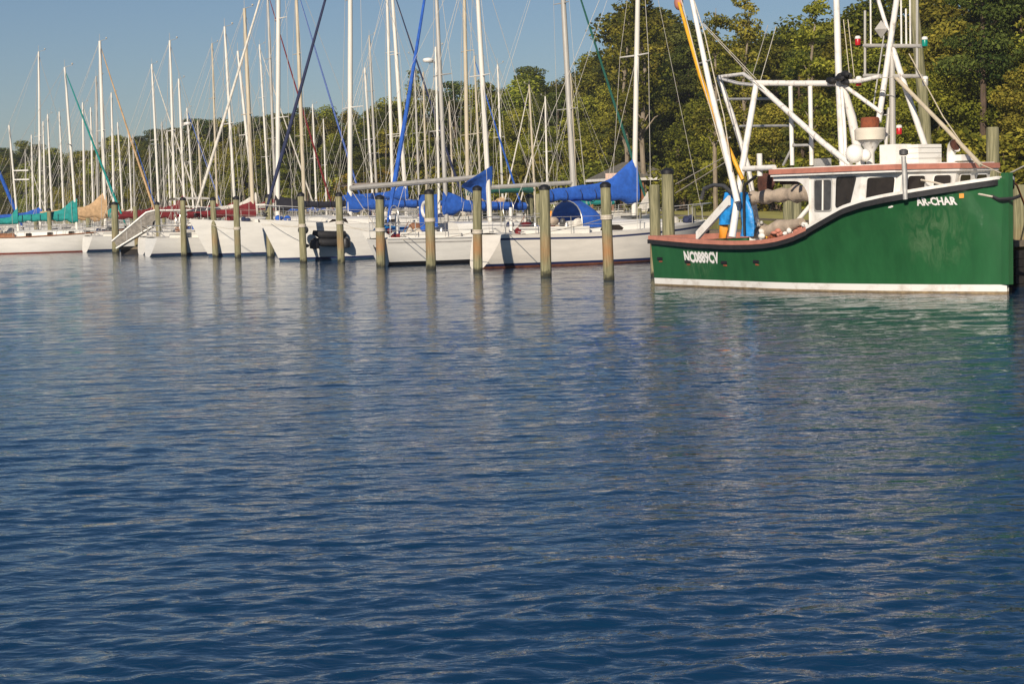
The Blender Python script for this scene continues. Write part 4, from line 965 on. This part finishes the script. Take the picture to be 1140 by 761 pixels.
# scuppers
for s, z in ((.35, .72), (1.55, .66), (3.05, .66), (4.3, .70)):
    sc_ = MB().box((s, -f_half(s, z) - .004, z), (.22, .03, .07)).build('scupper', M['black'], fb, False)
    MB().box((s + .02, -f_half(s, z - .09) - .003, z - .075), (.14, .02, .04)).build('rust_stain', M['rust'], sc_, False)
# wheelhouse ------------------------------------------------------
RZ = 2.74
plan = [(6.15, -1.72), (7.70, -1.70), (8.70, -1.42), (8.98, 0), (8.70, 1.42), (7.70, 1.70), (6.15, 1.72)]
rake = .14
plan_t = [(6.15, -1.72)] + [(x + rake, y) for x, y in plan[1:-1]] + [(6.15, 1.72)]
wh = MB().prism(plan, lambda x, y: 1.35 if x < 6.5 else (1.86 if x < 8 else 2.02), RZ, top=plan_t).build('wheelhouse', M['white'], fb, False)
def wall_panel(p0, p1, t0, t1, a0, a1, z0, z1, skew=0.0, out=.015, thick=.03, lean_a=0.0, lean_b=0.0):
    """quad on the wall between plan corners p0->p1 (bottom z=1.5) and t0->t1 (top z=RZ), a along, returns verts"""
    def P_(a, z):
        f = (z - 1.5) / (RZ - 1.5); b0 = np.array(p0) + (np.array(t0) - np.array(p0)) * f; b1 = np.array(p1) + (np.array(t1) - np.array(p1)) * f
        return np.array([*(b0 + (b1 - b0) * a), z])
    d = np.array([p1[0] - p0[0], p1[1] - p0[1], 0]); d /= np.linalg.norm(d); nrm = np.array([d[1], -d[0], 0])
    q = [P_(a0, z0), P_(a1, z0), P_(a1 + lean_b, z1), P_(a0 + lean_a, z1)]
    return q, nrm
def window(p0, p1, t0, t1, a0, a1, z0, z1, la=0, lb=0, flip=1, frame='white', bars=0):
    q, nrm = wall_panel(p0, p1, t0, t1, a0, a1, z0, z1, lean_a=la, lean_b=lb); nrm = nrm * flip
    c = sum(q) / 4
    # rounded corners
    def rounded(sc, off):
        out = []
        for i in range(4):
            a, b, c_ = q[i - 1], q[i], q[(i + 1) % 4]
            b2 = c + (b - c) * sc; u1 = (a - b); u2 = (c_ - b); u1 = u1 / np.linalg.norm(u1); u2 = u2 / np.linalg.norm(u2); r = .07
            for k in (0, .5, 1): out.append(b2 + u1 * r * (1 - k) ** 2 + u2 * r * k ** 2 + nrm * off)
        return out
    O = rounded(1.10, .012); I = rounded(1.0, .022); n = len(O)
    f = MB().add(O + I + rounded(1.0, -.02), [(i, (i + 1) % n, n + (i + 1) % n, n + i) for i in range(n)] + [(n + i, n + (i + 1) % n, 2 * n + (i + 1) % n, 2 * n + i) for i in range(n)]).build('window', M[frame], fb, False)
    MB().add(rounded(1.0, .010) + rounded(1.0, -.03), [tuple(range(n))] + [(i, (i + 1) % n, n + (i + 1) % n, n + i) for i in range(n)]).build('pane', M['glass'] if not bars else M['grill'], f, False)
    if bars:
        m_ = (q[0] + q[1]) / 2, (q[3] + q[2]) / 2; MB().tube([m_[0] + nrm * .02, m_[1] + nrm * .02], .022, 6).build('bar', M['white'], f)
wy0, wy1 = 1.98, 2.68
for (i0, i1, flip) in ((0, 1, 1), (6, 5, -1)):
    window(plan[i0], plan[i1], plan_t[i0], plan_t[i1], .10, .44, 1.92, wy1 - .06, 0, 0, flip, 'aluminium', 1)
    window(plan[i0], plan[i1], plan_t[i0], plan_t[i1], .54, .80, 2.0, wy1 - .03, 0, .10, flip, 'rubber')
window(plan[1], plan[2], plan_t[1], plan_t[2], .16, .82, wy0, wy1 - .04, .0, .02, 1, 'white')
window(plan[5], plan[4], plan_t[5], plan_t[4], .16, .82, wy0, wy1 - .04, .0, .02, -1, 'white')
for (i0, i1) in ((2, 3), (3, 4)):
    window(plan[i0], plan[i1], plan_t[i0], plan_t[i1], .10, .42, wy0 + .04, wy1 - .03, 0, 0, 1, 'white'); window(plan[i0], plan[i1], plan_t[i0], plan_t[i1], .58, .90, wy0 + .04, wy1 - .03, 0, 0, 1, 'white')
roofp = [(4.9, -1.84), (7.70, -1.86), (8.86, -1.66), (9.20, 0), (8.86, 1.66), (7.70, 1.86), (4.9, 1.84)]
MB().prism(roofp, RZ + .001, RZ + .055).build('roof_edge', M['white'], fb, False)
roofq = [(x + (.03 if x > 5 else -.03), y * 1.015) for x, y in roofp]
MB().prism(roofq, RZ + .057, RZ + .175).build('roof', M['pink'], fb, False)
MB().prism([(x - .06 if x > 5 else x + .06, y * .96) for x, y in roofp], RZ + .176, RZ + .20).build('roof_top', M['white'], fb, False)
# arched canopy side aft of the wheelhouse
for sy in (-1.72, 1.72):
    arch = [(6.148, RZ - .001)] + [(4.9, RZ - .001), (4.9, RZ - .10), (5.65, RZ - .12)] + [(5.65 + .48 * math.sin(a), RZ - .12 - .5 * (1 - math.cos(a))) for a in [math.pi / 2 * k / 8 for k in range(1, 9)]] + [(6.13, 1.36), (6.148, 1.36)]
    n_ = len(arch); MB().add([(x, sy - .03, z) for x, z in arch] + [(x, sy + .03, z) for x, z in arch], [tuple(range(n_)), tuple(range(2 * n_ - 1, n_ - 1, -1))] + [(i, (i + 1) % n_, n_ + (i + 1) % n_, n_ + i) for i in range(n_)]).build('canopy_side', M['white'], fb, False)
# name and number, laid on the hull skin
def hull_at_pixel(x, y):
    best = None
    for s in np.linspace(.2, LF - .05, 260):
        for z in (np.linspace(.3, f_sheer(s), 24)):
            p_ = proj(fw_(s, -f_half(s, z), z)); e = (p_[0] - x) ** 2 + (p_[1] - y) ** 2
            if best is None or e < best[0]: best = (e, s, z)
    return best[1], best[2]
def lettering(text, A, Bq, H_, name, bold=.0):
    cu = bpy.data.curves.new(name, 'FONT'); cu.body = text; cu.size = 1.0; cu.offset = bold; cu.resolution_u = 2; cu.extrude = 0
    to = bpy.data.objects.new(name, cu); COL.objects.link(to); dg = bpy.context.evaluated_depsgraph_get(); me = bpy.data.meshes.new_from_object(to.evaluated_get(dg)); bpy.data.objects.remove(to)
    co = np.array([v.co[:] for v in me.vertices]); x0, x1 = co[:, 0].min(), co[:, 0].max(); y0, y1 = co[:, 1].min(), co[:, 1].max()
    bm = bmesh.new(); bm.from_mesh(me); bmesh.ops.triangulate(bm, faces=bm.faces); bm.to_mesh(me); bm.free()
    for v in me.vertices:
        a = (v.co.x - x0) / (x1 - x0); b_ = (v.co.y - y0) / (y1 - y0)
        s = A[0] + (Bq[0] - A[0]) * a; z = A[1] + (Bq[1] - A[1]) * a + H_ * b_; v.co = (s, -f_half(s, z) - .012, z)
    me.materials.append(M['lettering']); o = bpy.data.objects.new(name, me); COL.objects.link(o); o.parent = fb; return o
A = hull_at_pixel(1022, 231.5); B_ = hull_at_pixel(1066, 226); lettering('AR-CHAR', A, B_, .185, 'boat_name', .04)
S_ = hull_at_pixel(1068.5, 219)
MB().box((0, 0, 0), (.10, .012, .10)).build('sticker', M['orange'], fb, False, (S_[0] + .02, -f_half(S_[0] + .02, S_[1]) - .008, S_[1])).rotation_euler = (0, 0, .75)
A = hull_at_pixel(763, 292.5); B_ = hull_at_pixel(802, 293.5); lettering('NC0889CV', A, B_, .31, 'registration_number', .05)

# rig: surveyed points (bearing x, y and distance off the centre line)
def PR(x, y, t):
    r = ray(x, y); n_ = fp; k = ((FO + fp * t - CAMP) @ n_) / (r @ n_); w = CAMP + r * k - FO; return np.array([w @ fd, w @ fp, w[2]])
def pipe(name, pts, r, m='rusty_white', parent=None, n=10):
    P3 = [PR(*p_) for p_ in pts]; return MB().tube(P3, r, n).build(name, M[m], parent or fb)
pipe('main_mast', [(938.5, 186, 0), (934, 92, 0), (929, -70, 0)], [.09, .085, .07], 'white')
pipe('mast_leg', [(958, 184, .5), (948, 130, .25), (938, 96, 0)], [.11, .11, .09])
pipe('mast_leg', [(942, 186, -.35), (940, 140, -.2), (937, 100, -.05)], .045)
pipe('gallows_beam', [(840, 92.5, -.4), (890, 93, -.2), (936, 93, 0)], .075)
pipe('gallows_leg', [(842, 94, -.4), (826, 188, -1.2), (815, 264, -1.6)], [.075, .085, .095], 'white')
pipe('gallows_leg', [(800, 86, .7), (815, 128, .9), (833, 186, 1.3), (845, 262, 1.5)], .07)
pipe('gallows_head', [(800, 86, .7), (828, 82.5, .5), (841, 92, -.4)], .05)
pipe('gallows_head', [(800, 87, .7), (822, 93, .2), (841, 95, -.4)], .045)
pipe('gallows_rung', [(812, 110.5, .8), (862, 110, -.3)], .035, 'aluminium')
pipe('gallows_rung', [(824, 140.5, .9), (884, 140, -.2)], .035, 'aluminium')
pipe('gallows_brace', [(846, 96, -.4), (880, 127, -.6), (915, 158, -.8), (947, 183, -.9)], .072)
pipe('roof_post', [(880, 96, -.3), (882, 184, -.3)], .055, 'white'); pipe('roof_post', [(902, 96, -.2), (903.5, 184, -.2)], .055, 'white')
pipe('post_rung', [(881, 162, -.3), (903, 161.5, -.2)], .035, 'aluminium')
pipe('post_strut', [(872, 184, -.3), (884, 160, -.3)], .035, 'aluminium')
pipe('mast_stay_pipe', [(942, 97, 0), (982, 126, .1)], .05)
pipe('crosstree', [(940, 91, 0), (957, 90.5, 0), (980, 85, .1)], .05)
pipe('canopy_beam', [(828, 188, -1.5), (862, 186.5, -1.6)], .07, 'white'); pipe('canopy_post', [(845.5, 171, -1.5), (846, 196, -1.5)], .07, 'white')
# block of tackle at the mast
bb = MB(); c = PR(935, 88, -.1)
for i in range(9): bb.ball(c + np.array([rng.uniform(-.25, .25), rng.uniform(-.15, .1), rng.uniform(-.12, .12)]), (.13, .09, .08), 8, 5)
bb.build('tackle_blocks', M['black'], fb)
# tripod mast with lights
TT = 1.0
pipe('tripod_mast', [(994, 186, TT), (993, 60, TT), (991.5, 34, TT)], .075, 'mast_grey')
pipe('tripod_leg', [(978, 136, TT - .4), (989, 62, TT - .1), (1000, -12, TT)], .072); pipe('tripod_leg', [(993, 52, TT), (1004, 86, TT), (1030, 163, TT + .5)], .072)
pipe('tripod_leg', [(984, 186, TT - .2), (990, 120, TT)], .05, 'mast_grey')
pipe('tripod_stay', [(997, 86, TT), (1050, 140, .5), (1092, 184, .2)], .05, 'mast_tan')
pipe('tripod_arm', [(974, -12, TT), (989, 36, TT)], .05)
for y_ in (51, 84.5): pipe('crossbar', [(962, y_, TT), (1026, y_ + .5, TT)], .05, 'mast_grey')
for x_, y0_, y1_ in ((963, 12, 86), (1021, -10, 86)): pipe('frame_upright', [(x_, y1_, TT), (x_, y0_, TT)], .032, 'mast_grey')
for x_, y0_, y1_ in ((969, -12, 50), (1008.5, 10, 50), (1013, -12, 50), (1003, -12, 50)): pipe('aerial', [(x_ + .5, y1_, TT), (x_, y0_, TT)], .022, 'white', n=6)
for k in range(5):
    y_ = 62 + k * 22; pipe('ladder_rung', [(981 - k * .8, y_, TT - .2), (993, y_, TT)], .016, 'mast_grey', n=6)
pipe('ladder_rail', [(984, 40, TT - .3), (972, 120, TT - .4)], .018, 'mast_grey', n=6)
c = PR(981, 33, TT - .15)
bb = MB(); R_ = .22
bb.add([c + np.array(v) * R_ for v in ((1, 0, 0), (-1, 0, 0), (0, 1, 0), (0, -1, 0), (0, 0, 1), (0, 0, -1))], [(0, 2, 4), (2, 1, 4), (1, 3, 4), (3, 0, 4), (2, 0, 5), (1, 2, 5), (3, 1, 5), (0, 3, 5)]); bb.build('radar_reflector', M['mast_grey'], fb, False)
def lamp(x_, y_, t, m_):
    c = PR(x_, y_, t); o = MB().lathe(c, [(.065, -.10), (.07, -.08), (.07, .04), (.065, .05)], 12).build('navigation_light', M[m_], fb); MB().lathe(c, [(.068, .052), (.075, .06), (.07, .11), (.04, .13)], 12).build('lamp_cap', M['white'], o)
lamp(955, 46, TT, 'red'); lamp(1029.5, 47, TT, 'greenlens'); lamp(956, 91, .1, 'red'); lamp(1030, 91, TT, 'mast_grey'); lamp(1001, 145, TT - .1, 'red')
# rusty funnel-topped radar, balls, boxes, horn on the roof
c = PR(969, 184, -.15); bb = MB().lathe(c, [(.10, 0), (.10, .3), (.22, .52), (.30, .58)], 14); rdr = bb.build('radar_stand', M['rusty_white'], fb)
MB().lathe(c, [(.30, .585), (.36, .60), (.37, .84), (.33, .88)], 18).build('radar_dome', M['cream'], rdr); MB().lathe(c, [(.22, .882), (.22, 1.10), (.19, 1.13)], 16).build('radar_top', M['rust'], rdr)
c = PR(951.5, 171, -.9); MB().ball(c, .22, 14, 9).build('white_float', M['white'], fb); c = PR(963, 173, -.7); MB().ball(c, .15, 12, 8).build('white_float', M['white'], fb)
b0 = PR(997, 184, -.3); MB().box((b0[0], b0[1], RZ + .20 + .23), (.52, .5, .46)).build('roof_locker', M['white'], fb, False)
b1 = PR(1027, 184, .2); lk = MB().box((b1[0], b1[1], RZ + .20 + .22), (.48, .75, .44)).build('roof_locker', M['white'], fb, False)
for k in range(3): MB().box((b1[0] + .005, b1[1], RZ + .32 + .12 * k), (.485, .757, .012)).build('locker_rib', M['mast_grey'], lk, False)
h0 = PR(1059, 184, .3); bb = MB().tube([(h0[0], h0[1], RZ + .2), (h0[0], h0[1], RZ + .40), (h0[0] + .04, h0[1], RZ + .54), (h0[0] + .12, h0[1], RZ + .58)], [.10, .10, .12, .16], 14, cap=False)
ven = bb.build('cowl_vent', M['white'], fb); MB().lathe((0, 0, 0), [(.145, 0), (.14, .01), (.03, -.02)], 14).build('vent_mouth', M['darkbrown'], ven)
vm = ven.children[0]; vm.location = (h0[0] + .115, h0[1], RZ + .58); vm.rotation_euler = (0, math.radians(80), 0)
h1 = PR(1069, 184, .5); MB().box((h1[0], h1[1], RZ + .30), (.45, .4, .14)).build('roof_hatch', M['white'], fb, False)
pipe('stack_pipe', [(1008, 222, -1.52), (1006, 174, -1.52)], .055, 'aluminium'); c = PR(1006, 170, -1.52); MB().lathe(c, [(.06, -.06), (.10, -.04), (.10, .05), (.05, .08)], 10).build('pipe_head', M['grill'], fb)
MB().box((PR(915, 184, 0)[0], 0, RZ + .33), (.35, .3, .2)).build('winch_box', M['aluminium'], fb, False)
# wires
def wire(name, pts, r=.012, m='wire'): return pipe(name, pts, r, m, n=5)
wire('forestay', [(1012, 60, TT), (1050, 130, .5), (1085, 180, .2), (1122, 196, 0)], .014, 'mast_tan')
wire('bow_stay', [(936, 88, 0), (1000, 86, .4)], .01)
wire('stay_wire', [(779, 24, -1.3), (850, 100, -.5), (935, 180, -.6)], .010); wire('stay_wire', [(783, 26, -1.3), (842, 88, -.4)], .010)
wire('stay_wire', [(864, 30, .3), (846, 92, -.3)], .010); wire('stay_wire', [(855, 28, .4), (838, 84, .3)], .010)
for a_, b_ in ((941, 948), (946, 953)): wire('halyard', [(a_ - 2, 22, .1), (b_ - 2, 86, .1)], .010, 'mast_tan')
wire('bow_line', [(970, 190, -1.4), (1040, 203, -.8), (1090, 216, -.5), (1105, 219, -.3)], .022, 'rope')
wire('bow_line', [(1103, 218, -.3), (1112, 222, -.2), (1128, 221, -.1), (1136, 218, 0)], .04, 'rubber')
# outrigger with its ladder wires and yellow spar
orr = pipe('outrigger', [(765, -25, -1.2), (790, 95, -1.5), (806, 160, -1.6), (821, 225, -1.7)], [.055, .07, .078, .08], 'white')
pipe('yellow_spar', [(752, -10, -1.05), (780, 85, -1.35), (800, 140, -1.5), (827, 200, -1.4)], [.04, .06, .06, .05], 'yellow')
wire('ladder_wire', [(752, -25, -1.2), (778, 75, -1.5), (792, 125, -1.6), (817, 215, -1.7)], .014, 'rope'); wire('ladder_wire', [(771, -5, -1.2), (785, 40, -1.3), (795, 85, -1.5), (806, 130, -1.6), (815, 190, -1.7)], .014, 'rope')
for p_ in ((777.5, 71, 791, 67), (788, 115, 801.5, 111), (799, 157, 813, 153)): pipe('ladder_step', [(p_[0], p_[1], -1.45), (p_[2], p_[3], -1.45)], .02, 'aluminium', n=6)
c = PR(755.5, 3, -1.05); MB().ball(c, (.15, .1, .2), 10, 6).build('outrigger_block', M['pink'], fb)
wire('stern_line', [(752, 205, 0), (810, 173, -1.5)], .012, 'rope'); wire('stern_line', [(752, 215, 0), (812, 178, -1.5)], .012, 'rope')
# stern ramp board, hose, tarp, buoys and deck gear
p0_, p1_ = PR(776, 263, -1.5), PR(812, 223, -1.55); d_ = p1_ - p0_
MB().loft([[p_ + np.array([0, sy, sz]) for sy, sz in ((-.04, -.12), (.04, -.12), (.04, .12), (-.04, .12))] for p_ in (p0_, p1_)]).build('slanted_board', M['white'], fb, False)
pipe('exhaust_hose', [(781, 222, -1.3), (784, 210, -1.3), (795, 206, -1.4), (806, 207, -1.5), (815, 215, -1.6)], .05, 'grill')
tp = PR(829, 236, -1.5)
def drape(name, pxs, m, t, th=.10):
    rings = []
    for x_, y_, w_ in pxs:
        c = PR(x_, y_, t); rings.append([c + np.array([w_ / 48. * .9 * (1 + .22 * math.sin(3 * a + y_ * .2)) * math.cos(a), th * (1 + .3 * math.sin(2 * a + y_)) * math.sin(a), .0]) for a in [2 * math.pi * k / 16 for k in range(16)]])
    MB().loft(rings).build(name, M[m], fb)
drape('blue_tarp', [(828, 214, 4), (829, 222, 7), (832, 235, 11), (833, 250, 13), (832, 263, 11)], 'tarp', -1.35)
drape('blue_tarp', [(812, 214, 7), (811, 226, 9), (808, 240, 10), (806, 250, 9)], 'tarp', -1.45)
drape('orange_buoy', [(806, 250, 4), (806, 256, 6), (805, 265, 5)], 'orange', -1.4, .10)
pipe('chain', [(842, 196, -1.5), (830, 205, -1.5), (828, 215, -1.5), (829, 262, -1.5)], .035, 'black')
rings = []
for k in range(15):
    x_ = 833 + 76 * k / 14; c = PR(x_, 221 - k * .55, .9); w_ = (.17 + .03 * math.sin(k * 2.1) + .05 * (k > 9)) * (0.75 if k in (0,) else 1); rings.append([c + np.array([0, w_ * math.cos(a), w_ * 1.05 * math.sin(a)]) for a in [2 * math.pi * j / 12 for j in range(12)]])
MB().loft(rings).build('rolled_awning', M['c_taupe'], fb)
drape('brown_curtain', [(852, 193, 14), (853, 199, 17), (854, 206, 17), (852, 213, 12)], 'darkbrown', 1.5, .12)
MB().box((5.3, 0, RZ - .10), (.7, 3.2, .18)).build('canopy_lining', M['darkbrown'], fb, False)
pipe('deck_strut', [(882, 253, .6), (908, 222, .9)], .06, 'white')
for x_, y_, r_, m_ in ((848, 256, .17, 'white'), (853, 262, .10, 'yellow'), (870, 254, .16, 'pink'), (878, 252, .15, 'rusty_white'), (862, 257, .13, 'rust'), (890, 250, .14, 'pink'), (899, 247, .12, 'white'), (842, 246, .12, 'aluminium')):
    c = PR(x_, y_ + 4, -.9); bb = MB()
    for q_ in range(5): bb.ball(c + np.array([rng.uniform(-1, 1), rng.uniform(-.8, .8), rng.uniform(-.7, .6)]) * r_, (r_ * rng.uniform(.35, .75), r_ * rng.uniform(.3, .6), r_ * rng.uniform(.3, .55)), 9, 6)
    bb.build('fishing_gear', M[m_], fb)
pipe('net_pile', [(838, 262, -.6), (846, 256, -.7), (856, 258, -.7), (868, 253, -.8), (880, 252, -.8), (893, 247, -.9)], [.10, .2, .16, .2, .17, .1], 'c_taupe')
# line ashore from the bow
c0 = fw_(LF, 0, 2.62); q = atY(1142, 184, 41.6)
tag(MB().tube([c0, q], .02, 6).build('mooring_line', M['rope']), 'pale bow line from the fishing boat stem to the right hand pile', 'rope', 'mooring lines')
tag(MB().tube([c0 - np.array([0, 0, .06]), (c0 + q) / 2 + np.array([0, 0, -.35]), q - np.array([0, 0, 1.0])], .022, 6).build('mooring_line', mat('orange_rope', (.7, .16, .04), .8)), 'orange line hanging from the fishing boat stem to the right', 'rope', 'mooring lines')
for (k, i) in first_use: pass
for kind in PROTO:
    for i, (root, H) in enumerate(PROTO[kind]):
        if (kind, i) not in first_use:
            for ch in list(root.children): bpy.data.objects.remove(ch)
            bpy.data.objects.remove(root)
print('trees', tree_n, 'objects', len(bpy.data.objects))

hz_m = bpy.data.materials.new('sea_haze'); hz_m.use_nodes = True
hn = hz_m.node_tree.nodes; hn.remove(hn['Principled BSDF']); pv = hn.new('ShaderNodeVolumePrincipled')
pv.inputs['Color'].default_value = (.86, .90, .98, 1); pv.inputs['Density'].default_value = HAZE; pv.inputs['Anisotropy'].default_value = 0.2
hz_m.node_tree.links.new(pv.outputs[0], hn['Material Output'].inputs['Volume'])
tag(MB().box((0, 1300, 14.0), (7400, 3500, 32.0)).build('haze', hz_m, smooth=False), kind='stuff')
